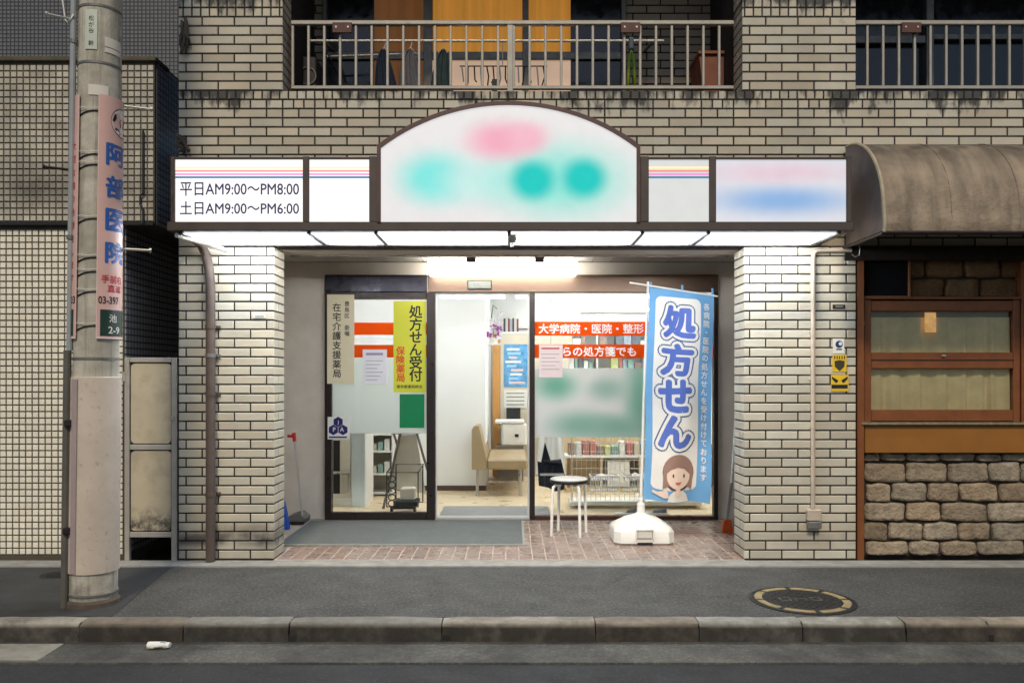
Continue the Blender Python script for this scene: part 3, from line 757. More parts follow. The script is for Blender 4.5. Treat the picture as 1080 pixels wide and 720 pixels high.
# ================================================================= sign canopy
CY = -.55
cz_ = lambda v: PZ(v, CY); cx_ = lambda u: PX(u, CY)
cn = thing('sign_canopy', 'illuminated sign canopy with arched centre panel above the pharmacy entrance', 'sign', (0, -.25, 2.3))
zt, zb, zr = cz_(165.5), cz_(234), cz_(243.5)
obj('casing', MB().box(cx_(181), cx_(897), CY+.035, -.004, zb+.002, zt-.004), T_DARKFR, cn)
obj('top_rail', MB().box(cx_(180), cx_(398), CY, CY+.04, cz_(168), zt, .003).box(cx_(674), cx_(898), CY, CY+.04, cz_(168), zt, .003), T_METAL, cn)
obj('bottom_rail', MB().box(cx_(176.5), cx_(900), CY-.008, -.006, zr, zb, .004), T_METAL, cn)
for a, b in ((180, 184.3), (319.3, 326), (389.3, 398), (675.5, 684.3), (748, 755.3), (893, 898)):
    obj('mullion', MB().box(cx_(a), cx_(b), CY-.004, CY+.04, zb+.001, cz_(165), .003), T_METAL, cn)
def arch_pts(u0, u1, vs, vt, n=28):
    # circular arc through (u0,vs) top (mid,vt) (u1,vs)
    hw = (u1-u0)/2; h = vs-vt; R = (hw*hw+h*h)/(2*h); a = math.asin(hw/R); mid = (u0+u1)/2
    return [(mid + R*math.sin(-a + 2*a*i/n), vt + R - R*math.cos(-a + 2*a*i/n)) for i in range(n+1)]
AY = CY - .02
outer = arch_pts(397.5, 675.5, 153, 106.5); inner = arch_pts(401.5, 671.5, 156, 110.5)
P = lambda pts, y: [(PX(u, y), PZ(v, y)) for u, v in pts]
m = MB(); po = P([(397.5, 234)] + outer + [(675.5, 234)], AY); pi_ = P([(401.5, 234)] + inner + [(671.5, 234)], AY); n = len(po)
for y in (AY, CY+.1): m.v += [(x, y, z) for x, z in po] + [(x, y, z) for x, z in pi_]
for i in range(n-1):
    m.f += [(i, i+1, n+i+1, n+i), (2*n+i, 3*n+i, 3*n+i+1, 2*n+i+1), (i, 2*n+i, 2*n+i+1, i+1), (n+i, n+i+1, 3*n+i+1, 3*n+i)]
m.rec = True
obj('arch_frame', m, mat('arch_bronze', c(96, 76, 72), rough=.45, metal=.4), cn)
obj('arch_back', MB().prism(P(outer + [(675.5, 234), (397.5, 234)], CY+.1), CY+.101, CY+.14), T_DARKFR, cn)
A0 = AY+.012
bx = lambda u, y=A0: PX(u, y); bz = lambda v, y=A0: PZ(v, y); q = sc(A0)
TEAL = c(0, 208, 200)
arch_b = [(bx(459), bz(188), 34*q, 24*q, .75, c(120, 238, 232)), (bx(512), bz(192), 40*q, 20*q, .9, c(206, 244, 240)), (bx(590), bz(190), 62*q, 34*q, .75, c(150, 236, 224)), (bx(562), bz(190), 22*q, 20*q, .5, TEAL), (bx(616), bz(188), 22*q, 20*q, .5, TEAL),
          (bx(528), bz(148), 32*q, 18*q, .7, c(250, 178, 200)), (bx(556), bz(145), 20*q, 14*q, .8, c(250, 190, 208))]
LS = .36
obj('sign_panel', MB().prism(P(inner + [(671.5, 234), (401.5, 234)], A0), A0, A0+.006), lit_mat('arched_lit_panel', c(240, 238, 238), LS*.9, arch_b), cn, label='arched lit panel with blurred pink and teal marks')
def lit_panel(u0, u1, v0, v1, m, label):
    return obj('sign_panel', MB().box(cx_(u0), cx_(u1), CY+.012, CY+.03, cz_(v1), cz_(v0)), m, cn, label=label)
PW = lit_mat('white_lit_panel', c(250, 250, 248), LS*1.25)
PG = lit_mat('grey_lit_panel', c(228, 230, 228), LS*.9)
PB = lit_mat('blue_mark_panel', c(232, 234, 242), LS*.86, [(cx_(826), cz_(211), 62*sc(CY), 13*sc(CY), .85, c(150, 190, 238)), (cx_(824), cz_(182), 66*sc(CY), 9*sc(CY), .9, c(240, 214, 226))])
pa = lit_panel(184.3, 319.3, 168, 233.9, PW, 'white lit panel with opening hours')
pb = lit_panel(326, 389.3, 168, 233.9, PW, 'blank white lit panel with stripes')
pc = lit_panel(684.3, 748, 168, 233.9, PG, 'greyish lit panel with stripes')
pd = lit_panel(755.3, 893, 168, 233.9, PB, 'lit panel with blurred blue lettering')
def ink(name, col, e=LS): return mat(name, col, rough=.5, var=0, emit=e)
IN_Y, IN_P, IN_R, IN_B, IN_T = ink('ink_yellow', c(246, 226, 140)), ink('ink_violet', c(206, 120, 190)), ink('ink_red', c(226, 110, 110)), ink('ink_blue', c(60, 110, 150), .3), ink('ink_text', c(62, 60, 96), .12)
for pn, u0, u1, cols in ((pa, 184.3, 319.3, (IN_Y, IN_R, IN_P, IN_B)), (pb, 326, 389.3, (IN_Y, IN_R, IN_P, IN_B)), (pc, 684.3, 748, (IN_Y, IN_R, IN_P, IN_B))):
    for v, mm, hh in ((176.5, cols[0], 1.6), (180.0, cols[1], 1.5), (183.4, cols[2], 1.7), (186.6, cols[3], 2.0)):
        obj('stripe', MB().box(cx_(u0)+.001, cx_(u1)-.001, CY+.0105, CY+.013, cz_(v+hh/2), cz_(v-hh/2)), mm, pn)
for body, v in (('平日AM9:00〜PM8:00', 199), ('土日AM9:00〜PM6:00', 219)):
    m = MB(); put_text(m, body, flat(CY+.0112), .11, cx_(252), cz_(v), width=(315-189)*sc(CY), height=14.5*sc(CY), offset=.0016)
    obj('lettering', m, IN_T, pa)
# soffit: six diffusers with dividers and a hanger in the middle
SB = -.03; zs = zr + .004
LIT = lit_mat('soffit_diffuser', c(238, 246, 255), .42); LITC = lit_mat('soffit_bright', c(250, 252, 255), .9); TUBE = lit_mat('soffit_tube', c(246, 250, 255), 42.0)
ed = [190, 325, 396, 537, 678, 748, 886]
# each strip leaves room for its divider; edges run straight back to the wall
for i in range(6):
    x0, x1 = cx_(ed[i])+.012, cx_(ed[i+1])-.012
    o = obj('diffuser', MB().box(x0, x1, CY+.03, CY+.23, zr-.012, zr-.002).box(x0, x1, CY+.245, SB-.02, zr-.012, zr-.002), LITC if i in (2, 3) else LIT, cn)
    obj('tube', MB().tube([(x0+.05, CY+.14, zr-.014), (x1-.05, CY+.14, zr-.014)], .014, 8), TUBE, cn); obj('tube', MB().tube([(x0+.05, CY+.38, zr-.014), (x1-.05, CY+.38, zr-.014)], .014, 8), TUBE, cn)
    if i < 5: obj('divider', MB().box(x1+.001, x1+.023, CY+.012, SB, zr-.018, zr-.001), T_DARKFR, cn)
obj('soffit_frame', MB().box(cx_(188), cx_(190)+.010, CY+.012, SB, zr-.018, zr-.001).box(cx_(886)-.010, cx_(888), CY+.012, SB, zr-.018, zr-.001).box(cx_(188), cx_(888), SB-.018, SB, zr-.019, zr-.0005), T_DARKFR, cn)
obj('hanger_bracket', MB().box(-.03, .03, CY+.02, CY+.3, zr-.03, zr-.02, .003).tube([(0, -.25, zr-.03), (0, -.25, zr-.06)], .012, 8), T_STEEL, cn)
obj('end_strut', MB().tube([(cx_(183), CY+.05, zr-.02), (cx_(196), -.25, zr-.03), (cx_(214), -.08, zr-.06)], .018, 8), T_SILVER, cn)

# brown downpipe from the canopy to the pavement
dp = thing('downpipe', 'brown downpipe curving from the canopy down the left pier', 'pipe', (PX(222, -.05), -.05, 0))
xd = PX(222, -.05)
path = [(PX(192, -.3), -.30, PZ(247, -.3)), (PX(204, -.2), -.2, PZ(251, -.2)), (PX(212, -.12), -.12, PZ(258, -.12)), (PX(217.5, -.06), -.06, PZ(269, -.06)), (PX(220.5, -.05), -.05, PZ(284, -.05)), (xd, -.05, PZ(302, -.05)), (xd, -.05, 1.2), (xd, -.05, .4), (xd, -.05, .0)]
obj('pipe', MB().tube(path, .034, 14), T_BROWNPIPE, dp, smooth='auto')
for v in (375, 345, 415, 520): obj('bracket', MB().tube([(xd, -.05, PZ(v, 0)-.014), (xd, -.05, PZ(v, 0)+.014)], .039, 14).box(xd+.02, xd+.06, -.02, -.002, PZ(v, 0)-.01, PZ(v, 0)+.01), T_STEEL if v == 375 else T_BROWNPIPE, dp)

# conduit and box on the right pier
cd = thing('wall_conduit', 'beige conduit with a small outlet box on the right pier', 'conduit', (PX(857.5, -.02), -.02, PZ(556, 0)))
xc = PX(857.5, -.02); zc = PZ(264, -.02)
T_CON = mat('beige_conduit', c(186, 172, 154), rough=.5, var=.15, vs=12)
obj('pipe', MB().tube([(PX(898, -.02), -.02, zc), (xc+.05, -.02, zc), (xc+.02, -.02, zc-.006), (xc+.004, -.02, zc-.022), (xc, -.02, zc-.05), (xc, -.02, PZ(536, -.02))], .016, 10), T_CON, cd, smooth='auto')
obj('outlet_box', MB().box(PX(850, 0), PX(864, 0), -.055, -.001, PZ(548, 0), PZ(536, 0), .006), T_CON, cd)
obj('outlet_cover', MB().box(PX(850.5, 0), PX(863.5, 0), -.062, -.001, PZ(556, 0), PZ(548.5, 0), .006), T_STEEL, cd)
for v in (300, 350, 400, 450, 500): obj('clip', MB().box(xc-.022, xc+.022, -.012, -.001, PZ(v, 0)-.008, PZ(v, 0)+.008, .002), T_CON, cd)
# ================================================================= stickers on the right pier
def board(name, u0, u1, v0, v1, y, m, label, cat, th=.003, group=None):
    x0, x1, z0, z1 = PX(u0, y), PX(u1, y), PZ(v1, y), PZ(v0, y)
    t = thing(name, label, cat, ((x0+x1)/2, y, z0), group)
    obj('sheet', MB().box(x0, x1, y, y+th, z0, z1), m, t); return t
def disc(mb, x, z, r, y0, y1, n=24, rz=None):
    return mb.prism([(x + r*math.cos(2*math.pi*i/n), z + (rz or r)*math.sin(2*math.pi*i/n)) for i in range(n)], y0, y1)
IY = -.0045
PAPER = mat('white_sticker', c(226, 224, 216), rough=.5, var=.05)
YEL = mat('yellow_sticker', c(222, 184, 40), rough=.5, var=.1)
INKD = mat('dark_ink', c(30, 30, 36), rough=.6, var=0)
INKB = mat('blue_ink', c(30, 52, 104), rough=.6, var=0)
t = board('security_sticker', 878.5, 890.5, 357, 372.5, IY, PAPER, 'small white sticker with a blue round emblem on the right pier', 'sticker')
obj('emblem', disc(MB(), PX(885, IY), PZ(363, IY), .027, IY-.0008, IY), INKB, t)
obj('highlight', disc(MB(), PX(886.3, IY), PZ(362.4, IY), .013, IY-.0014, IY-.0009), PAPER, t)
obj('lettering_bar', MB().box(PX(882, IY), PX(888, IY), IY-.0008, IY, PZ(369, IY), PZ(367.6, IY)), INKD, t)
t = board('warning_sticker', 878, 893, 374, 392, IY, YEL, 'yellow warning sticker with a dark shield on the right pier', 'sticker')
sx, sz, r_ = PX(885.5, IY), PZ(385, IY), .038
obj('shield', MB().prism([(sx-r_, sz+r_*.8), (sx, sz+r_), (sx+r_, sz+r_*.8), (sx+r_*.9, sz-r_*.3), (sx, sz-r_*1.15), (sx-r_*.9, sz-r_*.3)], IY-.0008, IY), mat('olive_ink', c(58, 54, 40), rough=.6), t)
for k_ in range(-2, 3): obj('ray', MB().box(sx+k_*.018-.004, sx+k_*.018+.004, IY-.0008, IY, PZ(378.5, IY), PZ(375, IY)), INKD, t)
t = board('watch_sticker', 876.5, 895, 395, 412.5, IY, YEL, 'yellow sticker with a black band, lowest of three on the right pier', 'sticker')
obj('band', MB().box(PX(877, IY), PX(894, IY), IY-.0008, IY, PZ(409.5, IY), PZ(405.5, IY)), INKD, t)
for s_ in (-1, 1):
    x_ = PX(885.7, IY) + s_*.034; z_ = PZ(400.5, IY)
    obj('eye_mark', MB().prism([(x_-s_*.024, z_-.004), (x_+s_*.022, z_+.024), (x_+s_*.026, z_+.012), (x_+s_*.006, z_-.012), (x_-s_*.01, z_-.024)], IY-.0008, IY), INKD, t)
t = board('name_plate', 878.5, 891.5, 321.2, 325.2, IY-.003, INKD, 'tiny black number plate high on the right pier', 'plate', .006)
obj('mark', MB().box(PX(881, IY), PX(889, IY), IY-.0042, IY-.003, PZ(323.6, IY), PZ(322.8, IY)), T_SILVER, t)
t = board('name_plate', 267.5, 280, 331.8, 335.2, IY-.003, PAPER, 'tiny white plate high on the left pier', 'plate', .006)
obj('mark', MB().box(PX(269, IY), PX(278.5, IY), IY-.0042, IY-.003, PZ(334.2, IY), PZ(333, IY)), T_STEEL, t)

# ================================================================= utility pole with its advertisement boards
UX, UY = PX(98.5, -1.1), -1.1
POLE = thing('utility_pole', 'concrete utility pole with cream sheet wrap at the kerb', 'utility pole', (UX, UY, SW))
def pdirt(k, col, b):
    col = k.mix(k.mr(k.noise(3.5, 6, .65), .45, .75, 0, .6), col, (.2, .19, .16)); X = k.xyz()
    sv = k.comb(k.math('MULTIPLY', X[0], 22.0), k.math('MULTIPLY', X[1], 22.0), k.math('MULTIPLY', X[2], .9)); col = k.mix(k.mr(k.noise(1.0, 5, .7, sv), .5, .68, 0, .55), col, (.12, .115, .09))
    col = k.mix(k.math('MULTIPLY', k.mr(X[2], .0, .32, .85, .25), k.mr(k.noise(9, 6, .75), .3, .62, .3, 1)), col, (.075, .06, .045))
    return k.mix(k.math('MULTIPLY', k.mr(X[2], 1.34, 1.42, 0, 1), k.mr(k.noise(11, 5), .35, .6, 0, .3)), col, (.14, .135, .10))
T_POLE = mat('pole_concrete', c(214, 208, 192), rough=.85, var=.2, vs=14, bump=.6, bs=110, extra=pdirt)
PR = lambda z: .1335 - .0045*z
prof = [(PR(z), z) for z in (SW-.02, .0, .4, 1, 1.6, 2.4, 3.2, 4.2, 6, 8.5)]
PXo = .028          # the shaft leans: follow the photograph's slight taper to the right
def lean(mb, amt=.012):
    mb.v = [(x + amt*(z), y, z) for x, y, z in mb.v]; return mb
obj('shaft', lean(MB().lathe(prof, UX, UY, 32)), T_POLE, POLE, smooth='auto')
wz0, wz1 = PZ(607, -1.24), PZ(398, -1.24)
def wdirt(k, col, b):
    X = k.xyz(); return k.mix(k.mr(k.noise(26, 5, .7), .58, .72, 0, .5), k.mix(k.mr(k.noise(3, 4), .4, .7, 0, .4), col, (.3, .25, .2)), (.14, .1, .07))
T_WRAP = mat('wrap_sheet', c(208, 194, 178), rough=.45, var=.06, vs=4, extra=wdirt)
obj('sheet_wrap', lean(MB().lathe([(PR(.3)+.003, wz0), (PR(.3)+.010, wz0+.004), (PR(1)+.011, wz1), (PR(1)+.003, wz1+.004)], UX, UY, 40)), T_WRAP, POLE, smooth='auto')
ang0 = math.atan2(-6-UY, 0-UX)          # direction to the viewer's side of the street
def cyl(phi, r, z, lo=.012): a = ang0 + math.radians(phi); return (UX + r*math.cos(a) + lo*z, UY + r*math.sin(a), z)
m = MB()
for z0, z1 in ((wz0+.01, wz1-.01),):
    ring = [cyl(p_, PR(.6)+r_, 0, 0) for p_, r_ in ((-58, .012), (-42, .012), (-42, .018), (-58, .018))]
    m.slab([(x, y) for x, y, _ in ring], z0, z1)
obj('wrap_seam', lean(m), mat('seam_strip', c(176, 160, 160), rough=.4, metal=.2), POLE)
for v in (446, 559): 
    p_ = cyl(-68, PR(.6)+.02, PZ(v, -1.2)); obj('wrap_buckle', MB().box(p_[0]-.022, p_[0]+.022, p_[1]-.02, p_[1]+.02, p_[2]-.02, p_[2]+.02, .005), T_DARKFR, POLE)
obj('base_band', lean(MB().lathe([(PR(0)+.001, .045), (PR(0)+.006, .047), (PR(0)+.006, .058), (PR(0)+.001, .06)], UX, UY, 32)), T_STEEL, POLE)
obj('base_collar', MB().lathe([(PR(0)+.016, SW-.02), (PR(0)+.014, SW+.03), (PR(0), SW+.045)], UX, UY, 32), mat('stained_concrete', c(86, 76, 66), rough=.9, var=.3, vs=16), POLE)
for v in (6, 66, 378):
    z = PZ(v, -1.2); obj('steel_band', lean(MB().lathe([(PR(z)-.002, z-.008), (PR(z)+.004, z-.007), (PR(z)+.004, z+.007), (PR(z)-.002, z+.008)], UX, UY, 32)), T_STEEL, POLE)
# grey conduit on the left of the pole, dark lower section
obj('conduit', MB().tube([cyl(-80, PR(0)+.022, z) for z in (SW, .5, 1.3, 1.5)], .021, 10), mat('dark_grey_conduit', c(92, 90, 84), rough=.5, var=.2), POLE, smooth='auto')
obj('conduit', MB().tube([cyl(-80, PR(2)+.020, z) for z in (1.5, 2.5, 3.5, 5, 8)], .017, 10), mat('grey_conduit', c(150, 156, 158), rough=.45, var=.15), POLE, smooth='auto')
for v in (43, 250): 
    z = PZ(v, -1.2); obj('strap', lean(MB().tube([(UX + (PR(z)+.03)*math.cos(t_), UY + (PR(z)+.03)*math.sin(t_), z) for t_ in [2*math.pi*i/24 for i in range(24)]], .004, 5, closed=True)) if False else MB().tube([cyl(-80, PR(z)+.022, z-.012), cyl(-80, PR(z)+.022, z+.012)], .023, 10), T_STEEL, POLE)
for v, ph, L, mm in ((27, -84, .16, T_SILVER), (183, -84, .16, T_DARKFR), (109, 86, .16, T_SILVER), (261, 86, .16, T_SILVER)):
    z = PZ(v, -1.1); a = cyl(ph, PR(z)-.01, z); b = cyl(ph, PR(z)+L, z)
    o = obj('step_bolt', MB().tube([a, b], .008, 8).tube([b, cyl(ph, PR(z)+L+.012, z)], .015, 8), mm, POLE)
# drooping cable tie on the upper step bolt
obj('loose_cable', MB().tube([cyl(-84, .235, PZ(-6, -1.1)), cyl(-84, .20, PZ(10, -1.1)), cyl(-84, .185, PZ(29, -1.1)), cyl(-80, .17, PZ(33, -1.1)), cyl(-70, .15, PZ(24, -1.1))], .005, 6), T_WHITEP, POLE, smooth=True)
# pole number plate, paper stickers
def curved(mb, p0, p1, z0, z1, r0, th=.002, n=10, nz=1):
    vs = []; fs = []
    for j in range(nz+1):
        z = z0 + (z1-z0)*j/nz
        for i in range(n+1):
            ph = p0 + (p1-p0)*i/n; vs += [cyl(ph, r0+PR(z), z), cyl(ph, r0+PR(z)+th, z)]
    W_ = 2*(n+1)
    for j in range(nz):
        for i in range(n):
            a = j*W_ + 2*i; fs += [(a, a+2, a+2+W_, a+W_), (a+1, a+1+W_, a+3+W_, a+3)]
            if j == 0: fs.append((a, a+1, a+3, a+2))
            if j == nz-1: fs.append((a+W_, a+2+W_, a+3+W_, a+1+W_))
        a = j*W_; fs.append((a, a+W_, a+W_+1, a+1)); a = j*W_ + 2*n; fs.append((a, a+1, a+W_+1, a+W_))
    mb.rec = True; return mb.add(vs, fs)
PU = lambda u, z: math.degrees(math.asin(max(-1, min(1, (u - 104.7 - (.0))*sc(-1.2)/PR(z)))))     # pixel column -> angle on the shaft (upper part)
zf = lambda v: PZ(v, -1.22)
np_ = obj('number_plate', curved(MB(), PU(91, 3), PU(102, 3), zf(52), zf(10), .003), mat('pale_green_plate', c(196, 204, 190), rough=.5, var=.1), POLE)
def onpole(r): 
    return lambda s_, z, d=0: cyl(math.degrees(s_/(.13)), PR(z)+r+d, z)
m = MB(); vert_text(m, '松が谷 幹', onpole(.0062), math.radians(PU(96.5, 3))*.13, zf(16), zf(49), .034); obj('lettering', m, INKD, np_)
T_TAPE = mat('paper_sticker', c(214, 208, 198), rough=.6, var=.1)
obj('paper_sticker', curved(MB(), PU(109, 3), PU(124, 3), zf(47), zf(37), .002), T_TAPE, POLE)
obj('paper_sticker', curved(MB(), PU(109, 3), PU(124, 3), zf(53), zf(48), .002), T_TAPE, POLE)
obj('paper_sticker', curved(MB(), PU(94.5, 3), PU(113, 3), zf(100), zf(89), .002), T_TAPE, POLE)
# advertisement boards (two curved sheets wired round the pole)
PINK = mat('pink_board', c(216, 176, 166), rough=.42, var=.06, vs=5)
PINK2 = mat('pale_pink_edge', c(224, 200, 194), rough=.45)
adz0, adz1 = zf(357), zf(99)
def adboard(p0, p1, label, text_side):
    t = thing('pole_advertisement', label, 'advertisement', cyl((p0+p1)/2, PR(2)+.012, adz0))
    b_ = obj('sheet', curved(MB(), p0, p1, adz0, adz1, .010, .003, 16, 6), PINK, t, smooth='auto')
    for e0, e1 in ((p0, p0+2.2), (p1-2.2, p1)): obj('edge_trim', curved(MB(), e0, e1, adz0, adz1, .0132, .0008, 2, 6), PINK2, t)
    obj('bottom_trim', curved(MB(), p0+2.3, p1-2.3, adz0, adz0+.012, .0132, .0008, 14), PINK2, t)
    return t
ad1 = adboard(-2, 96, 'curved pink clinic advertisement with blue characters on the utility pole', 1)
on = onpole(.0145); pc_ = 47; sc_ = math.radians(pc_)*.13
BL = mat('ad_blue', c(40, 92, 168), rough=.5, var=.05); RD = mat('ad_red', c(206, 60, 70), rough=.5, var=0)
for ch, v in (('阿', 160.5), ('部', 195), ('医', 230), ('院', 265)):
    m = MB(); put_text(m, ch, on, .15, sc_, zf(v), width=.14, height=24*sc(-1.22), offset=.005, cut=.012); obj('character', m, BL, ad1)
m = MB(); put_text(m, '手前右', on, .05, sc_-.02, zf(293.5), width=.135, height=9*sc(-1.22), offset=.0012); obj('lettering', m, RD, ad1)
m = MB(); put_text(m, '直進', on, .05, sc_-.008, zf(303.5), width=.095, height=8*sc(-1.22), offset=.0012); obj('lettering', m, RD, ad1)
m = MB(); put_text(m, '03-397', on, .05, sc_-.042, zf(316), width=.118, height=8*sc(-1.22), offset=.001); obj('lettering', m, INKD, ad1)
GRN = mat('dark_green_plate', c(28, 56, 48), rough=.45, var=.05)
gp = obj('address_plate', curved(MB(), 7, 92, zf(354), zf(326), .0135, .001, 14), GRN, ad1)
m = MB(); on2 = onpole(.0158); put_text(m, '池', on2, .05, sc_-.02, zf(335), height=8.5*sc(-1.22), offset=.0006); put_text(m, '2-9', on2, .05, sc_-.012, zf(347.5), height=7.5*sc(-1.22), offset=.0006); obj('lettering', m, PAPER, gp)
# football printed at the top of the board
m = MB(); bz0 = zf(124.5); rb_ = .088; sc0 = sc_; sc_ = math.radians(66)*.13
bw_ = mat('ball_white', c(236, 226, 222), rough=.5, var=0)
onA, onB = onpole(.0139), onpole(.0145)
def disc_on(fn, x, z, r, n=28): 
    vs = [fn(x, z)] + [fn(x + r*math.cos(2*math.pi*i/n), z + r*math.sin(2*math.pi*i/n)) for i in range(n)]
    return MB().add(vs, [(0, 1+i, 1+(i+1) % n) for i in range(n)])
bl = obj('ball_print', disc_on(onA, sc_, bz0, rb_), INKD, ad1)
obj('ball_face', disc_on(onpole(.0142), sc_, bz0, rb_*.93), bw_, bl)
def poly_on(fn, pts): return MB().add([fn(*p) for p in pts], [tuple(range(len(pts)))])
obj('ball_patch', poly_on(onB, [(sc_ + .030*math.cos(math.radians(90+72*i)), bz0 + .030*math.sin(math.radians(90+72*i))) for i in range(5)]), INKD, bl)
for i in range(5):
    a = math.radians(90+72*i+36*0); p_ = [(sc_ + r*math.cos(a+d), bz0 + r*math.sin(a+d)) for r, d in ((.054, 0), (.066, .38), (.078, .30), (.078, -.30), (.066, -.38))]
    obj('ball_patch', poly_on(onB, p_), INKD, bl)
ad2 = adboard(-150, -52, 'narrow edge of the second pink board on the left side of the pole', 0)
on3 = onpole(.0145); m = MB(); 
for i, ch in enumerate('大切な歯の治療をします'):
    m = MB(); put_text(m, ch, on3, .05, math.radians(-74)*.13, zf(153 + 14*i), offset=.0008); obj('character', m, RD, ad2)
obj('address_plate', curved(MB(), -146, -62, zf(354), zf(326), .0135, .001, 14), GRN, ad2)
m = MB(); put_text(m, '03', on3, .05, math.radians(-68)*.13, zf(316), height=8*sc(-1.22), offset=.0006); obj('lettering', m, INKD, ad2)
for v in (114, 160, 171, 228, 269, 284, 305, 341):
    z = zf(v); obj('tie_wire', MB().tube([cyl(-53 + 52*i/8, PR(z)+.013, z + .003*math.sin(i)) for i in range(9)], .0022, 5), T_WHITEP, ad1)
    if v in (114, 160, 171, 228, 269, 284, 305, 341): obj('tie_wire', MB().tube([cyl(-56 + 54*i/8, PR(z)+.005, z - .012 - .03*((8-i)/8)**2) for i in range(9)], .0035, 5), T_DARKFR, ad1)

# dead vine / cables at the corner of the left pier
def tangle(u, v, n, label, spread, down):
    o0 = W(u, v, -.03); t = thing('cable_tangle', label, 'cable', o0); rnd = random.Random(int(u+v))
    for i in range(n):
        p = [o0 + Vector((rnd.uniform(-.03, .03), 0, rnd.uniform(-.02, .04)))]
        for k_ in range(5): p.append(p[-1] + Vector((rnd.uniform(-spread, spread) + spread*.35*(i % 2), rnd.uniform(-.01, .01), -down*rnd.uniform(.3, 1))))
        obj('cable', MB().tube(p, .007 if i % 3 else .012, 6), mat('old_cable', c(88, 80, 72), rough=.8, var=.3), t, smooth=True)
tangle(190, 146, 7, 'tangle of old grey cables at the left end of the sign canopy', .03, .035)
tangle(193, 24, 7, 'dark withered cables hanging down the upper left pier', .014, .06)
# ================================================================= shopfront (frame, glass, door)
gx = lambda u: PX(u, DY); gzz = lambda v: PZ(v, DY)
sf = thing('shopfront', 'bronze framed glass shopfront with orange bands', 'shopfront', (0, DY, 0))
zT, zH, zB = gzz(290), gzz(308.5), .0
obj('header', MB().box(gx(343), gx(450), DY-.02, DY+.06, gzz(308), zT, .004), mat('blue_dark_header', c(50, 48, 56), rough=.3, metal=.5), sf)
obj('header', MB().box(gx(451.5), gx(757), DY-.03, DY+.06, zH, zT, .005), T_GOLD, sf)
obj('jamb', MB().box(gx(343), gx(350), DY-.02, DY+.06, zB, gzz(308)-.001, .003), T_DARKFR, sf)
obj('jamb', MB().box(gx(752.5), gx(757), DY-.02, DY+.06, zB, zH-.001, .003), T_DARKFR, sf)
obj('mullion', MB().box(gx(450.2), gx(459), DY-.03, DY+.06, zB, zH-.001, .004), T_DARKFR, sf)
obj('mullion', MB().box(gx(558.5), gx(564), DY-.03, DY+.06, zB, zH-.001, .004), T_DARKFR, sf)
obj('transom', MB().box(gx(350)+.001, gx(450), DY-.012, DY+.05, gzz(315.5), gzz(308)-.002, .003), T_DARKFR, sf)
obj('bottom_rail', MB().box(gx(350)+.001, gx(450), DY-.02, DY+.05, zB, gzz(540), .004), T_DARKFR, sf)
T_BRR = mat('brown_rail', c(78, 50, 42), rough=.35, metal=.3, var=.1)
obj('bottom_rail', MB().box(gx(564)+.001, gx(752.5)-.001, DY-.025, DY+.05, zB, gzz(543.5), .004), T_BRR, sf)
obj('threshold', MB().box(gx(459)+.001, gx(558.5)-.001, DY-.03, DY+.05, zB, .012), T_SILVER, sf)
obj('glass', MB().box(gx(350), gx(450), DY+.012, DY+.020, gzz(540), gzz(316)), GLASS, sf)
obj('glass', MB().box(gx(564), gx(752.5), DY+.012, DY+.020, gzz(543.5), zH), GLASS, sf)
dr = obj('sliding_door', MB().box(gx(459)+.004, gx(460.5), DY+.02, DY+.05, .014, zH-.002).box(gx(556.5), gx(558.5)-.004, DY+.02, DY+.05, .014, zH-.002)
    .box(gx(460.5)+.001, gx(556.5)-.001, DY+.021, DY+.049, zH-.014, zH-.003).box(gx(460.5)+.001, gx(556.5)-.001, DY+.021, DY+.049, .014, .03), T_WHITE, sf)
obj('door_pane', MB().box(gx(460.5), gx(556.5), DY+.032, DY+.038, .03, zH-.014), GLASS, dr)
obj('door_sensor', MB().box(gx(494), gx(518), DY-.055, DY-.031, gzz(305), gzz(297), .005), mat('sensor_grey', c(96, 100, 94), rough=.3, var=.1), sf)
obj('sensor_trim', MB().box(gx(493), gx(519), DY-.045, DY-.0305, gzz(306), gzz(296), .003), T_DARKFR, sf)
ORG = film_mat('orange_band', c(255, 122, 34), .95)
FY = DY + .0085
for v0, v1 in ((340, 353), (363.5, 377)):
    obj('orange_band', MB().box(gx(350)+.001, gx(450)-.001, FY, FY+.002, gzz(v1), gzz(v0)), ORG, sf)
for v0, v1 in ((339, 353.8), (363, 377.5)):
    o = obj('orange_band', MB().box(gx(564)+.001, gx(752.5)-.001, FY, FY+.002, gzz(v1), gzz(v0)), ORG, sf)
    m = MB(); body, u0, u1, vv = ('大学病院・医院・整形', 568, 679, 346.5) if v0 == 339 else ('らの処方箋でも', 594, 671, 370.5)
    put_text(m, body, flat(FY-.001), .1, gx((u0+u1)/2), gzz(vv), width=(u1-u0)*sc(DY), height=10.5*sc(DY), offset=.002)
    obj('lettering', m, mat('band_white', c(246, 236, 228), rough=.5, var=0, emit=.12), o)
for v0, v1 in ((353.3, 357.2), (358.6, 363)):
    obj('white_band', MB().box(gx(371), gx(450)-.001, FY, FY+.002, gzz(v1), gzz(v0)), mat('white_band', c(236, 236, 230), rough=.5, emit=.1), sf)
obj('frosted_film', MB().box(gx(350)+.001, gx(450)-.001, DY+.021, DY+.023, gzz(457), gzz(377.5)), film_mat('frost_film', (.80, .83, .80), .82), sf)
obj('lamp_reflector', MB().box(gx(372), gx(414), FY+.0, FY+.001, gzz(338), gzz(337)), T_WHITE, sf) if False else None

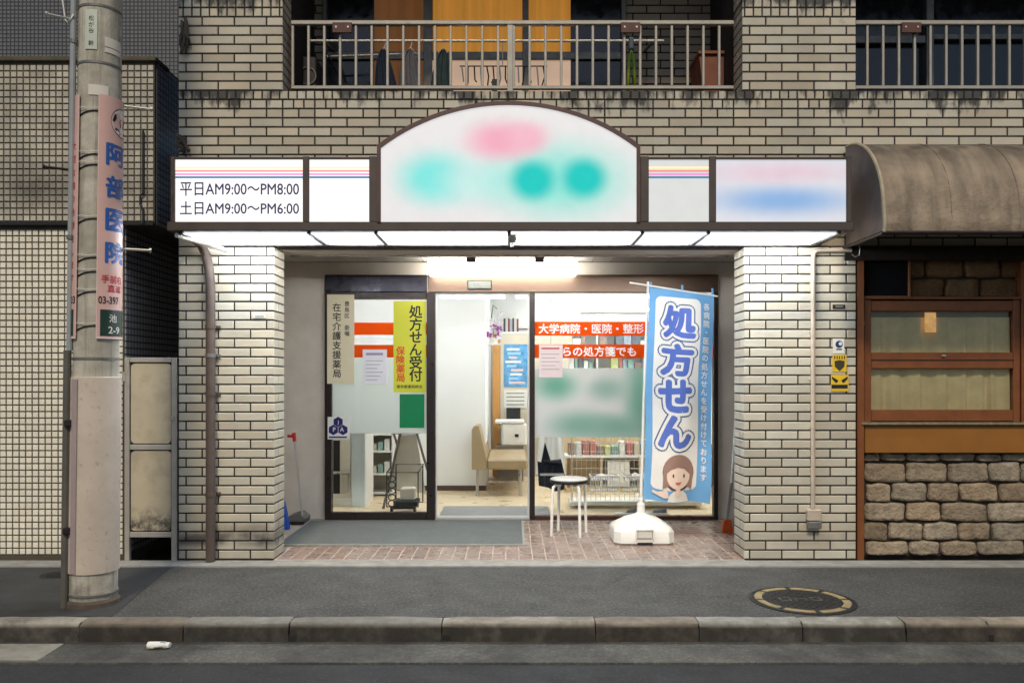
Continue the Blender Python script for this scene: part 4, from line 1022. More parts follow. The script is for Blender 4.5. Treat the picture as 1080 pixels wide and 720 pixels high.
# signs on the left pane
SYY = DY - .002
TAN = mat('tan_sign', c(222, 210, 178), rough=.6, var=.05)
def sign(name, u0, u1, v0, v1, m, label, cat, y=SYY, th=.004): return board(name, u0, u1, v0, v1, y, m, label, cat, th)
t = sign('tan_sign', 345, 373.5, 310.5, 404.5, TAN, 'tall tan sign with black vertical characters on the left pane', 'sign', DY-.03, .008)
fl = flat(DY-.0308)
m = MB(); vert_text(m, '在宅介護支援薬局', fl, PX(355.2, DY-.03), PZ(319, DY-.03), PZ(399, DY-.03), .083, .0012); obj('lettering', m, INKD, t)
m = MB(); vert_text(m, '豊島区 委嘱', fl, PX(366, DY-.03), PZ(317, DY-.03), PZ(355, DY-.03), .05, .0006); obj('lettering', m, INKD, t)
LIME = mat('lime_poster', c(196, 196, 52), rough=.5, var=.04, emit=.05)
t = sign('lime_poster', 415, 449.3, 317.5, 413.5, LIME, 'yellow green poster with bold black and red characters', 'poster', DY-.003)
fl = flat(DY-.0038)
m = MB(); vert_text(m, '処方せん受付', fl, PX(438.5, DY), PZ(322, DY), PZ(402, DY), .128, .0028); obj('lettering', m, INKD, t)
m = MB(); vert_text(m, '保険薬局', fl, PX(422.5, DY), PZ(365, DY), PZ(403, DY), .085, .0022); obj('lettering', m, mat('poster_red', c(216, 84, 30), rough=.5, var=0), t)
m = MB(); put_text(m, '東京都薬剤師会', fl, .05, PX(432, DY), PZ(407.5, DY), width=27*sc(DY), height=3.6*sc(DY), offset=.0006); obj('lettering', m, INKD, t)
NOTE = mat('notice_paper', c(214, 212, 216), rough=.6, var=.04, emit=.05)
t = sign('paper_notice', 382.5, 408, 368.5, 404.5, NOTE, 'pale printed notice sheet taped under the orange bands', 'notice', DY-.003)
rows = [(372, 374.5, c(150, 140, 170), 386, 404)] + [(380+4*i, 380.8+4*i, c(160, 160, 164), 386, 404-(i % 3)*3) for i in range(6)]
for v0, v1, cc, a, b in rows: obj('print_line', MB().box(gx(a), gx(b), DY-.0038, DY-.003, gzz(v1), gzz(v0)), mat('line_%d' % int(cc[0]*999), cc, rough=.6, var=0), t)
GREEN = mat('green_sticker', c(8, 124, 74), rough=.45, var=.05)
t = sign('green_sticker', 421.5, 447.5, 415.5, 451, GREEN, 'plain green sticker low on the left pane under the lime poster', 'sticker', DY-.003)
t = sign('logo_sticker', 345.5, 369, 439.5, 463, PAPER, 'white sticker with three navy hexagons on the left pane', 'sticker', DY-.027)
hx = lambda cx, cz, r: [(cx + r*math.sin(math.radians(60*i)), cz + r*math.cos(math.radians(60*i))) for i in range(6)]
LN = mat('logo_navy', c(32, 28, 96), rough=.5, var=0)
lx, lz, lr = PX(357.3, DY), PZ(449.5, DY), 5.6*sc(DY)
for ch, dx, dz in (('J', 0, .88), ('P', -.9, -.62), ('A', .9, -.62)):
    o = obj('hexagon', MB().prism(hx(lx+dx*lr, lz+dz*lr, lr*.98), DY-.0278, DY-.027), LN, t)
    m = MB(); put_text(m, ch, flat(DY-.0285), .05, lx+dx*lr*.8, lz+dz*lr*.85, height=lr*.8, offset=.001); obj('letter', m, PAPER, o)
obj('lettering_bar', MB().box(PX(347.5, DY), PX(366.5, DY), DY-.0278, DY-.027, PZ(461.4, DY), PZ(459.8, DY)), LN, t)
# signs on the right pane
q = sc(DY); TG = c(160, 216, 196)
t = thing('frosted_poster', 'frosted poster with blurred green lettering on the right pane', 'poster', (gx(622), DY, gzz(461)))
obj('sheet', MB().box(gx(564.5), gx(683), DY+.004, DY+.007, gzz(461), gzz(388)), film_mat('green_blur_film', c(250, 250, 246), .9,
    [(gx(586), gzz(407), 18*q, 12*q, .9, TG), (gx(676), gzz(420), 14*q, 40*q, .9, c(176, 218, 202)), (gx(612), gzz(448), 26*q, 12*q, .9, c(184, 220, 206)), (gx(650), gzz(450), 24*q, 11*q, .9, c(184, 220, 206)), (gx(640), gzz(410), 16*q, 10*q, .9, c(204, 226, 216))]), t)
t = sign('pink_notice', 568.5, 593.5, 363.5, 398, mat('pink_paper', c(226, 206, 202), rough=.6, var=.05, emit=.05), 'pale pink notice sheet at the start of the lower orange band', 'notice', DY-.003)
for v0, v1, cc, a, b in [(366.5, 368.2, c(190, 80, 80), 571, 590)] + [(373+4*i, 373.7+4*i, c(170, 150, 150), 571, 590-(i % 2)*4) for i in range(5)]:
    obj('print_line', MB().box(gx(a), gx(b), DY-.0038, DY-.003, gzz(v1), gzz(v0)), mat('pline_%d' % int(cc[0]*999), cc, rough=.6, var=0), t)

# lamp over the door, fixed to the recess ceiling
LYY = 1.38; lz0, lz1 = PZ(290, LYY), PZ(270, LYY)
t = thing('door_lamp', 'bright white fluorescent lamp above the sliding door', 'lamp', (PX(530, LYY), LYY, lz0))
LAMP = lit_mat('lamp_diffuser', c(255, 252, 246), 6)
obj('diffuser', MB().box(PX(451, LYY), PX(609, LYY), LYY, LYY+.16, lz0, lz1-.02, .02), LAMP, t)
obj('housing', MB().box(PX(450.5, LYY), PX(609.5, LYY), LYY+.01, LYY+.15, lz1-.019, CZ-.0), T_WHITE, t)
for u in (497, 569): obj('bracket', MB().box(PX(u-5, LYY), PX(u+5, LYY), LYY-.012, LYY+.0, PZ(277, LYY), PZ(270, LYY), .003), T_DARKFR, t)

# mats
def matx(k, col, b):
    f = k.mr(k.noise(55, 4, .8), .4, .62, 0, 1); return k.mix(k.math('MULTIPLY', f, .55), col, (.08, .1, .105))
T_MAT = mat('grey_mat', c(106, 111, 110), rough=.95, var=.14, vs=5, bump=1.5, bs=120, extra=matx)
t = thing('door_mat', 'long grey blue mat on the entrance tiles before the door', 'mat', ((MAT_X0+MAT_X1)/2, 1, 0))
obj('pile', MB().box(MAT_X0+.02, MAT_X1-.02, MAT_Y0+.02, MAT_Y1-.02, 0, .012, .003), T_MAT, t)
T_MEDGE = mat('mat_edge', c(150, 152, 146), rough=.7, var=.1)
obj('edge', MB().box(MAT_X0, MAT_X1, MAT_Y0, MAT_Y0+.019, 0, .008).box(MAT_X0, MAT_X1, MAT_Y1-.019, MAT_Y1, 0, .008).box(MAT_X0, MAT_X0+.019, MAT_Y0+.0195, MAT_Y1-.0195, 0, .008).box(MAT_X1-.019, MAT_X1, MAT_Y0+.0195, MAT_Y1-.0195, 0, .008), T_MEDGE, t)
t = thing('door_mat', 'light grey mat on the shop floor just inside the door', 'mat', (gx(512), DY+.5, 0))
obj('pile', MB().box(PX(464, 1.85), PX(580, 1.85), 1.85, 2.42, .001, .011, .003), mat('light_grey_mat', c(150, 148, 146), rough=.95, var=.1, bump=1, bs=220), t)
obj('edge', MB().box(PX(463, 1.85), PX(581, 1.85), 1.835, 2.435, .001, .006), T_MEDGE, t)

# ================================================================= banner on a water-filled stand
BYY = .72; q = sc(BYY)
bcx = PX(676, BYY)
t = thing('banner_stand', 'white plastic water weighted stand holding the blue banner', 'banner stand', (bcx, BYY, 0))
m = MB()
def lvl(h, r, z): return [(bcx + sx*h - sx*(r if i else 0)*1.0, BYY + sy*h*.8 - sy*(0 if i else r), z) for sx, sy, i in ((1,-1,1),(1,-1,0))] 
def octo(hx_, hy_, ch, z): return [(bcx+a, BYY+b, z) for a, b in ((hx_-ch, -hy_), (hx_, -hy_+ch), (hx_, hy_-ch), (hx_-ch, hy_), (-hx_+ch, hy_), (-hx_, hy_-ch), (-hx_, -hy_+ch), (-hx_+ch, -hy_))]
levels = [octo(.235, .20, .05, 0), octo(.245, .21, .05, .012), octo(.24, .205, .05, .10), octo(.225, .19, .05, .125), octo(.13, .11, .04, .185), octo(.045, .045, .015, .215), octo(.035, .035, .012, .225)]
for L in levels: m.v += L
for i in range(len(levels)-1):
    for k_ in range(8): m.f.append((i*8+k_, i*8+(k_+1) % 8, (i+1)*8+(k_+1) % 8, (i+1)*8+k_))
m.f += [tuple(range(8))[::-1], tuple((len(levels)-1)*8+k_ for k_ in range(8))]; m.rec = True
obj('tank', m, T_WHITEP, t, smooth='auto')
obj('recess_panel', MB().box(bcx-.065, bcx+.06, BYY-.222, BYY-.205, .05, .118, .008), mat('recess_plastic', c(206, 204, 194), rough=.45), t)
obj('recess_frame', MB().box(bcx-.075, bcx+.07, BYY-.228, BYY-.20, .118, .126, .003).box(bcx-.075, bcx-.066, BYY-.228, BYY-.20, .045, .117, .003).box(bcx+.061, bcx+.07, BYY-.228, BYY-.20, .045, .117, .003), T_WHITEP, t)
obj('foot_notch', MB().box(bcx-.06, bcx+.06, BYY-.214, BYY-.19, -.0, .02), T_BLACK, t)
obj('socket', MB().lathe([(.034, .215), (.034, .30), (.028, .305), (.028, .34), (.02, .345)], bcx, BYY, 16), T_WHITEP, t, smooth='auto')
obj('clamp_knob', MB().box(bcx-.045, bcx-.02, BYY-.03, BYY-.005, .33, .38, .005), T_WHITEP, t)
top = W(683.5, 297, BYY)
obj('pole', MB().tube([(bcx, BYY, .3), (bcx*.5+top.x*.5, BYY, 1.3), top], [.013, .012, .010], 10), T_WHITEP, t, smooth='auto')
bn = thing('banner_flag', 'tall blue prescription banner with big outlined characters and a drawn woman', 'banner', W(712, 530, BYY))
FYY = BYY - .03
C00, C10, C01, C11 = W(677.5, 527, FYY), W(748.5, 531, FYY), W(685.5, 303, FYY), W(753.5, 310, FYY)
def flagp(a, b, lift=0.0):
    p = C00*(1-a)*(1-b) + C10*a*(1-b) + C01*(1-a)*b + C11*a*b
    wv = .012*math.sin(9*a + 13*b) + .026*math.sin(5.2*a + 3.1*(1-b) + .6)*(.35+.65*(1-b)) + .009*math.sin(11*a - 4*b) + .010*math.sin(17*(1-b)+2*a)*a
    return Vector((p.x - .012*math.sin(6*(1-b))*(1-b), p.y + wv - lift, p.z + .008*math.sin(9*a+1)*(1-b)))
FB = mat('banner_blue', c(108, 162, 206), rough=.8, var=.06, vs=6)
FWh = mat('banner_white', c(228, 224, 216), rough=.8, var=.05, vs=6)
FIn = mat('banner_indigo', c(84, 108, 182), rough=.8, var=.08, vs=3); FOut = mat('banner_outline', c(70, 96, 130), rough=.8, var=0)
m = MB().grid(lambda a, b: flagp(a, b), 28, 70); k_ = len(m.v); m.grid(lambda a, b: flagp(a, b, -.0015), 28, 70)
cloth = obj('cloth', m, FB, bn, smooth=True)
def printed(name, poly, lift, mm, par=None, sub=18):
    """polygon in banner space (a,b) laid on the cloth: triangulated fan of small strips so that it follows the folds"""
    if name.startswith('drawn'): lift *= 1.9; sub = 30
    if name.startswith('drawn'): poly = [(.5 + (a-.5)*.88, max(.003, (b-.045-.14)*.94+.14)) for a, b in poly]
    bm = bmesh.new(); vs = [bm.verts.new((a, b, 0)) for a, b in poly]; bm.faces.new(vs)
    for ax in (0, 1):
        lo, hi = min(p[ax] for p in poly), max(p[ax] for p in poly); n_ = max(1, int((hi-lo)*(sub if ax == 0 else sub*2.5)))
        for i in range(1, n_):
            co = [0, 0, 0]; no = [0, 0, 0]; co[ax] = lo + (hi-lo)*i/n_; no[ax] = 1
            bmesh.ops.bisect_plane(bm, geom=bm.verts[:]+bm.edges[:]+bm.faces[:], plane_co=co, plane_no=no)
    mb = MB(); bm.verts.index_update(); mb.v = [tuple(flagp(v.co.x, v.co.y, lift)) for v in bm.verts]; mb.f = [tuple(v.index for v in f.verts) for f in bm.faces]; bm.free()
    o = obj(name, mb, mm, par or cloth, smooth=True); return o
FH = 1.8; FW = .56
def rr2(a0, a1, b0, b1, ra): return [(x, z) for x, z in [(p[0], p[1]/3.2) for p in rrect(a0, a1, b0*3.2, b1*3.2, ra, 6)]]
printed('white_field', rr2(.10, .79, .055, .965, .09), .0022, FWh)
def flag_text(name, body, a, b, wa, hb, lift, mm, off, par=None):
    vs, fs = text_mesh(body, .1, 'LEFT', off)
    v0, _ = text_mesh(body, .1, 'LEFT', 0); vs, fs = cut_up(vs, fs, (.012, .012))
    xs = [v[0] for v in v0]; ys = [v[1] for v in v0]; cx, cy = (min(xs)+max(xs))/2, (min(ys)+max(ys))/2; fx, fz = wa/(max(xs)-min(xs)), hb/(max(ys)-min(ys))
    mb = MB(); mb.v = [tuple(flagp(a + (v[0]-cx)*fx, b + (v[1]-cy)*fz, lift + v[2])) for v in vs]; mb.f = fs
    return obj(name, mb, mm, par or cloth)
for ch, uc, vc in (('処', 717, 339), ('方', 714.5, 379), ('せ', 712, 417), ('ん', 710.5, 455)):
    b = (529 - vc)/224 + .002; a = (uc - (677.5 + 8*b))/(71 - 2*b)
    flag_text('character_outline', ch, a, b, .46, .142, .0034, FOut, .0165)
    flag_text('character_halo', ch, a, b, .46, .142, .0046, FWh, .0125)
    flag_text('character', ch, a, b, .46, .142, .0058, FIn, .0048)
for i, ch in enumerate('各病院・医院の処方せんを受け付けております'):
    b = .955 - (i+.5)*(.955-.10)/21
    mb = MB(); vs, fs = text_mesh(ch, .1, 'LEFT', .0022); xs = [v[0] for v in vs]; ys = [v[1] for v in vs]; cx, cy = (min(xs)+max(xs))/2, (min(ys)+max(ys))/2
    mb.v = [tuple(flagp(.885 + (v[0]-cx)*1.05, b + (v[1]-cy)*.36, .0034 + v[2])) for v in vs]; mb.f = fs; obj('small_character', mb, FWh, cloth)
# drawn woman on the banner (flat print)
def ell(a, b, ra, rb, n=22, t0=0, t1=360): return [(a + ra*math.cos(math.radians(t0+(t1-t0)*i/n)), b + rb*math.sin(math.radians(t0+(t1-t0)*i/n))) for i in range(n if t1-t0 == 360 else n+1)]
HAIR = mat('print_brown', c(150, 118, 104), rough=.8, var=0); SKIN = mat('print_skin', c(230, 204, 184), rough=.8, var=0); LINE = mat('print_line', c(92, 72, 66), rough=.8, var=0)
printed('drawn_coat', [(.33, .015), (.36, .075), (.44, .10), (.52, .105), (.58, .10), (.66, .075), (.70, .015)], .0034, FWh)
printed('drawn_outline', ell(.50, .185, .275, .092), .0040, LINE); printed('drawn_hair', [(.24, .10), (.235, .19)] + ell(.50, .195, .262, .082, 18, 175, 5) + [(.765, .19), (.745, .095), (.68, .115), (.5, .13), (.30, .115)], .0046, HAIR)
printed('drawn_face', ell(.50, .168, .205, .064), .0054, SKIN); printed('drawn_fringe', [(.295, .18), (.32, .215), (.45, .235), (.56, .233), (.68, .205), (.705, .175), (.60, .205), (.48, .213), (.36, .20)], .0060, HAIR)
printed('drawn_eye', ell(.405, .172, .016, .010, 12), .0066, LINE); printed('drawn_eye', ell(.60, .170, .016, .010, 12), .0066, LINE)
printed('drawn_mouth', [(.44, .140), (.56, .140), (.53, .128), (.50, .125), (.46, .129)], .0066, mat('print_mouth', c(196, 110, 100), rough=.8, var=0))
printed('drawn_neck', [(.45, .075), (.46, .11), (.54, .11), (.55, .075), (.50, .06)], .0048, SKIN)
printed('drawn_hand', [(.08, .088), (.16, .082), (.24, .090), (.30, .105), (.33, .085), (.35, .06), (.27, .055), (.16, .066), (.07, .076)], .0046, SKIN)
obj('rod', MB().tube([W(664, 298, FYY), W(757, 312.5, FYY)], .007, 8), T_WHITEP, bn)
for a in (.02, .5, .97): obj('loop', MB().tube([tuple(flagp(a, 1, .004)), tuple(flagp(a, 1, .004)+Vector((.0, 0, .045)))], .009, 6), FB, bn)

# stool
sx, sy = PX(600, .95), .95; sh = .47
t = thing('round_stool', 'white legged round stool with black seat beside the banner', 'stool', (sx, sy, 0))
obj('seat', MB().lathe([(.12, sh-.03), (.155, sh-.026), (.165, sh-.012), (.162, sh-.002), (.15, sh+.004)], sx, sy, 28), T_BLACK, t, smooth='auto')
obj('seat_pad', MB().lathe([(.158, sh-.004), (.160, sh+.006), (.14, sh+.016), (.06, sh+.020)], sx, sy, 28), mat('pale_vinyl', c(196, 196, 192), rough=.35, var=.15, vs=20), t, smooth='auto')
for i in range(4):
    a = math.radians(28 + 90*i); ca, sa = math.cos(a), math.sin(a)
    obj('leg', MB().tube([(sx+ca*.08, sy+sa*.08, sh-.038), (sx+ca*.135, sy+sa*.135, sh-.042), (sx+ca*.155, sy+sa*.155, sh-.06), (sx+ca*.162, sy+sa*.162, sh-.10), (sx+ca*.175, sy+sa*.175, .012), (sx+ca*.175, sy+sa*.175, .0)], .0125, 8), T_WHITEP, t, smooth='auto')

# brooms, dustpan, folding ladder in the recess
def stickthing(name, label, cat, base, top, r, handle_m, grip_m, head):
    t = thing(name, label, cat, base)
    obj('handle', MB().tube([base + Vector((0, 0, .05)), top], r, 8), handle_m, t)
    d = (top - base).normalized(); obj('grip', MB().tube([top - d*.02, top + d*.06], r*2.2, 8).tube([top+d*.03+Vector((-.06, 0, .0)), top+d*.03], r*1.8, 8), grip_m, t)
    head(t); return t
REDP = mat('red_plastic', c(190, 40, 36), rough=.4, var=.1); BLUEP = mat('blue_plastic', c(40, 84, 180), rough=.4, var=.1)
b0 = W(319, 545, 1.45); b0.z = 0
stickthing('long_dustpan', 'upright dustpan with red grip behind the left pier', 'dustpan', b0, W(310.5, 463, 1.45), .008, T_SILVER, REDP,
    lambda t: obj('pan', MB().prism([(b0.x-.16, 0), (b0.x+.02, 0), (b0.x+.03, .05), (b0.x-.03, .10), (b0.x-.13, .07)], b0.y-.03, b0.y+.18), T_STEEL, t) and obj('pan_lip', MB().box(b0.x-.17, b0.x+.03, b0.y-.045, b0.y-.031, 0, .03, .004), T_DARKFR, t))
b1 = W(299, 546, 1.2); b1.z = 0
stickthing('broom', 'broom with blue bristles leaning behind the left pier', 'broom', b1, W(297, 470, 1.4), .009, T_SILVER, REDP,
    lambda t: obj('bristles', MB().prism([(b1.x-.05, 0), (b1.x+.055, 0), (b1.x+.01, .24), (b1.x-.03, .24)], b1.y-.03, b1.y+.03), BLUEP, t))
lx0 = W(768, 560, 1.15); lx0.z = 0
t = thing('folded_ladder', 'folded aluminium ladder leaning half hidden behind the right pier', 'ladder', lx0)
A = Vector((PX(768, 1.15), 1.15, 0)); A2 = Vector((PX(792, 1.15), 1.15, 0)); Bt = Vector((PX(779, 1.5), 1.5, 1.35)); B2 = Vector((PX(800, 1.5), 1.5, 1.35))
obj('rail', MB().tube([A, Bt], .014, 6), T_SILVER, t); obj('rail', MB().tube([A2, B2], .014, 6), T_SILVER, t)
for i in range(1, 5):
    f = i/5; p_, q_ = A.lerp(Bt, f), A2.lerp(B2, f); obj('rung', MB().tube([p_, q_], .013, 6), T_SILVER, t)
t = thing('hand_brush', 'small orange hand brush at the foot of the ladder', 'brush', (PX(767, 1.05), 1.05, 0))
hb = Vector((PX(767, 1.05), 1.05, 0)); obj('bristles', MB().prism([(hb.x-.05, 0), (hb.x+.05, 0), (hb.x+.03, .11), (hb.x-.03, .11)], 1.03, 1.07), mat('orange_bristle', c(196, 84, 30), rough=.8, var=.2, vs=30), t)
obj('handle', MB().tube([hb+Vector((0, 0, .111)), hb+Vector((.05, .05, .42))], .012, 8), T_STEEL, t)
GN = ['pale grey', 'slate blue', 'dusty red', 'dark grey', 'tan', 'grey green', 'off white', 'brown', 'pale lime']
ORD = ['first', 'second', 'third', 'fourth', 'fifth', 'sixth', 'seventh', 'eighth', 'ninth', 'tenth', 'eleventh', 'twelfth', 'thirteenth', 'fourteenth', 'fifteenth', 'sixteenth', 'seventeenth', 'eighteenth', 'nineteenth', 'twentieth', 'twenty-first', 'twenty-second', 'twenty-third', 'twenty-fourth', 'twenty-fifth', 'twenty-sixth', 'twenty-seventh', 'twenty-eighth', 'twenty-ninth', 'thirtieth']
# ================================================================= inside the pharmacy
CLT = lit_mat('ceiling_tube', c(247, 250, 255), 16)
k_ = 0
for (x, y, wh) in ((-1.3, 2.5, 'nearest the left pane'), (.35, 2.6, 'above the inner mat'), (1.6, 2.6, 'behind the right pane'), (.7, 4.3, 'above the seating'), (1.8, 4.3, 'above the wire rack'), (1.2, 5.7, 'by the rear shelves')):
    t = thing('ceiling_light', 'long white ceiling light of the shop, ' + wh, 'ceiling light', (x, y, RCZ-.06), 'ceiling lights of the shop')
    obj('housing', MB().box(x-.62, x+.62, y-.11, y+.11, RCZ-.03, RCZ-.001), T_WHITE, t)
    obj('tube', MB().box(x-.6, x+.6, y-.07, y+.07, RCZ-.06, RCZ-.0305, .012), CLT, t)
# hanging light tube and round clock seen over the orange bands
hy = 4.9
t = thing('hanging_tube_light', 'thin hanging tube light seen above the orange bands', 'light', W(650, 330, hy))
obj('bar', MB().tube([W(612, 329, hy), W(745, 329, hy)], .03, 10), T_SILVER, t); 
obj('tube', MB().tube([W(614, 326.2, hy), W(745, 326.2, hy)], .018, 10), lit_mat('bare_tube', c(255, 255, 250), 2.5), t)
for u in (634, 720): obj('drop_rod', MB().tube([W(u, 326, hy), Vector((PX(u, hy), hy, RCZ))], .006, 6), T_WHITE, t)
t = thing('globe_lamp', 'round white globe lamp seen above the orange band', 'lamp', W(604.5, 328, 4.6))
gp0 = W(604.5, 328, 4.6); m = MB(); m.lathe([(max(.004, .085*math.sin(math.pi*i/12)), gp0.z - .085*math.cos(math.pi*i/12)) for i in range(13)], gp0.x, gp0.y, 20)
obj('globe', m, lit_mat('globe_glass', c(255, 255, 252), 1.6), t, smooth=True); obj('stem', MB().tube([gp0+Vector((0, 0, .08)), Vector((gp0.x, gp0.y, RCZ))], .008, 6), T_WHITE, t)
# bench seen from the side
BEI = mat('beige_vinyl', c(168, 146, 112), rough=.4, var=.06, vs=4)
by0, by1 = 3.12, 4.4; bX = lambda u: PX(u, by0); bZ = lambda v: PZ(v, by0)
t = thing('waiting_bench', 'beige vinyl waiting bench with steel legs inside the door', 'bench', (bX(527), 3.7, 0))
obj('backrest', MB().prism([(bX(497.5), bZ(495)), (bX(497.5), bZ(453)), (bX(500), bZ(449)), (bX(505), bZ(449)), (bX(513), bZ(484)), (bX(513), bZ(495))], by0, by1), BEI, t)
obj('seat', MB().box(bX(513)+.002, bX(556.5), by0+.004, by1, bZ(495), bZ(484), .02), BEI, t)
for u in (503, 549):
    for y in (by0+.1, by1-.15): obj('leg', MB().tube([(PX(u, by0), y, bZ(494)), (PX(u, by0), y, .012)], .018, 10).tube([(PX(u, by0), y, .0), (PX(u, by0), y, .015)], .022, 10), T_SILVER, t)
# wooden casing, partition with poster, magazine rack
py = 5.0
OAK = mat('oak_casing', c(196, 140, 74), rough=.45, var=.1, vs=6)
setp(obj('door_casing', MB().box(PX(519.5, py), PX(527.5, py), py, py+.1, 0, PZ(352, py), .005), OAK), 'orange oak door casing beside the poster in the shop', 'door casing')
t = thing('display_partition', 'beige display partition behind the bench with papers', 'partition', (PX(548, py), py, 0))
obj('panel', MB().box(PX(528, py), PX(600, py), py+.02, py+.06, 0, PZ(352, py)), T_CREAM, t)
obj('cap', MB().box(PX(528, py), PX(600, py), py+.01, py+.07, PZ(352, py)+.001, PZ(350.5, py)+.01), T_WHITE, t)
POSM = mat('blue_poster_print', c(86, 150, 196), rough=.4, var=.5, vs=14)
t = thing('wall_poster', 'blue printed poster pinned to the partition by the door', 'poster', W(545, 408, py))
obj('sheet', MB().box(PX(531.5, py), PX(558, py), py+.012, py+.018, PZ(408, py), PZ(363, py)), POSM, t)
rnd = random.Random(3)
for i in range(9):
    v = 367 + i*4.4; u = 533 + rnd.random()*6
    obj('print_block', MB().box(PX(u, py), PX(u + 8 + rnd.random()*10, py), py+.0105, py+.012, PZ(v+2.4, py), PZ(v, py)), (PAPER, mat('print_sky', c(150, 200, 226), rough=.5), mat('print_pinkish', c(220, 190, 190), rough=.5))[i % 3], t)
t = thing('wall_notice', 'white paper notice under the blue poster in the shop', 'notice', W(545, 430, py))
obj('sheet', MB().box(PX(531.5, py), PX(556, py), py+.012, py+.018, PZ(430, py), PZ(411, py)), PAPER, t)
for i in range(4): obj('print_line', MB().box(PX(534, py), PX(553, py), py+.0108, py+.012, PZ(415+4*i, py), PZ(414+4*i, py)), T_STEEL, t)
# books on top of the partition
for i in range(7):
    x = PX(531 + i*2.3, py+.03); w_ = .028; h = .17 + .02*rnd.random()
    setp(obj('book', MB().box(x, x+w_, py+.02, py+.065, PZ(350.5, py)+.011, PZ(350.5, py)+.011+h, .003), mat('book_%d' % (i % 4), [c(60, 60, 66), c(196, 190, 186), c(120, 60, 60), c(150, 160, 166)][i % 4], rough=.6)), '%s thin upright book, %s from the left on the partition top' % (('dark grey', 'white', 'red', 'pale blue')[i % 4], ORD[i]), 'book', 'books on the partition top')
# orchid
ox, oy = PX(521, 4.2), 4.2
t = thing('orchid', 'purple and white orchid beside the oak casing', 'plant', (ox, oy, PZ(362, oy)))
obj('shelf', MB().box(ox-.12, ox+.08, oy-.05, oy+.1, PZ(362, oy)-.02, PZ(362, oy)), T_WHITE, t)
obj('pot', MB().lathe([(.04, PZ(362, oy)), (.055, PZ(362, oy)+.07), (.05, PZ(362, oy)+.07)], ox, oy, 14), T_WHITEP, t)
obj('stem', MB().tube([(ox, oy, PZ(356, oy)), (ox-.03, oy-.02, PZ(335, oy)), (ox-.01, oy-.05, PZ(322, oy)), (ox+.04, oy-.05, PZ(326, oy))], .006, 6), mat('stem_green', c(70, 110, 50), rough=.6), t)
PUR = mat('orchid_purple', c(160, 60, 160), rough=.6, var=.2); WHP = mat('orchid_white', c(236, 230, 236), rough=.6)
for i in range(14):
    cx, cz, cy = ox + rnd.uniform(-.07, .08), PZ(rnd.uniform(324, 358), oy), oy - .05 - rnd.random()*.04; m = MB()
    for j in range(5):
        a = 2*math.pi*j/5 + rnd.random(); m.add([(cx, cy, cz), (cx+.032*math.cos(a-.5), cy-.012, cz+.032*math.sin(a-.5)), (cx+.05*math.cos(a), cy-.006, cz+.05*math.sin(a)), (cx+.032*math.cos(a+.5), cy-.012, cz+.032*math.sin(a+.5))], [(0, 1, 2, 3)])
    obj('flower', m, PUR if cz < PZ(342, oy) and i % 4 else WHP, t)
# white bin and printer behind the bench
t = thing('white_printer', 'white box printer on a stand behind the waiting bench', 'printer', (PX(540, 4.5), 4.6, 0))
obj('body', MB().box(PX(529, 4.5), PX(556, 4.5), 4.5, 4.85, PZ(470, 4.5), PZ(447, 4.5), .02), T_WHITEP, t)
obj('lid', MB().box(PX(522, 4.5), PX(553, 4.5), 4.49, 4.85, PZ(446.5, 4.5), PZ(443, 4.5), .01), T_WHITE, t)
obj('panel_mark', MB().box(PX(543, 4.5), PX(547, 4.5), 4.49, 4.499, PZ(460.5, 4.5), PZ(457.5, 4.5)), INKD, t)
obj('stand', MB().box(PX(524, 4.5), PX(552, 4.5), 4.52, 4.84, .0, PZ(470, 4.5)-.001), mat('grey_cabinet', c(120, 112, 104), rough=.5, var=.1), t)
setp(obj('black_folder', MB().box(PX(534, 4.85), PX(549, 4.85), 4.90, 4.96, PZ(443, 4.9), PZ(430, 4.9), .004), T_BLACK), 'black folder standing behind the printer lid', 'folder')
# rear shelves with boxed goods, counter
sy0 = 5.9
t = thing('goods_shelf', 'white wall shelves full of boxed goods at the rear of the shop', 'shelf', (1.1, sy0, 0))
for i, z in enumerate((1.10, 1.42, 1.74, 2.06)): obj('board', MB().box(.05, 2.45, sy0, sy0+.4, z, z+.025), T_WHITE, t)
for x in (.05, 1.25, 2.43): obj('upright', MB().box(x-.012, x+.012, sy0+.001, sy0+.4, 0, 2.3), T_WHITE, t)
gcol = [c(214, 214, 210), c(150, 164, 172), c(186, 120, 112), c(104, 110, 116), c(206, 194, 170), c(136, 166, 156), c(230, 228, 222), c(150, 128, 116), c(196, 200, 140)]
for z, zn in ((1.125, 'lowest'), (1.445, 'middle'), (1.765, 'upper')):
    x = .09; cnt = 0
    while x < 2.36:
        w_ = rnd.uniform(.05, .13); h = rnd.uniform(.10, .25)
        if rnd.random() < .88 and not (1.22 < x+w_ and x < 1.28):
            i = rnd.randrange(9); o = obj('goods_box', MB().box(x, x+w_-.008, sy0+.05, sy0+.25, z+.001, z+h, .003), mat('goods_%d' % i, gcol[i], rough=.5, var=.2, vs=30), None)
            setp(o, '%s packaged box, %s from the left on the %s rear shelf' % (GN[i], ORD[cnt], zn), 'box', 'boxes on the rear shelves'); cnt += 1
        x += w_
t = thing('shop_counter', 'low cream counter with drawers behind the wire rack', 'counter', (1.4, 4.6, 0))
obj('body', MB().box(.75, 2.45, 4.6, 5.1, .08, .86), T_CREAM, t); obj('top', MB().box(.7, 2.47, 4.55, 5.12, .861, .90, .006), T_WHITE, t)
obj('plinth', MB().box(.78, 2.44, 4.65, 5.1, 0, .079), T_DARKFR, t)
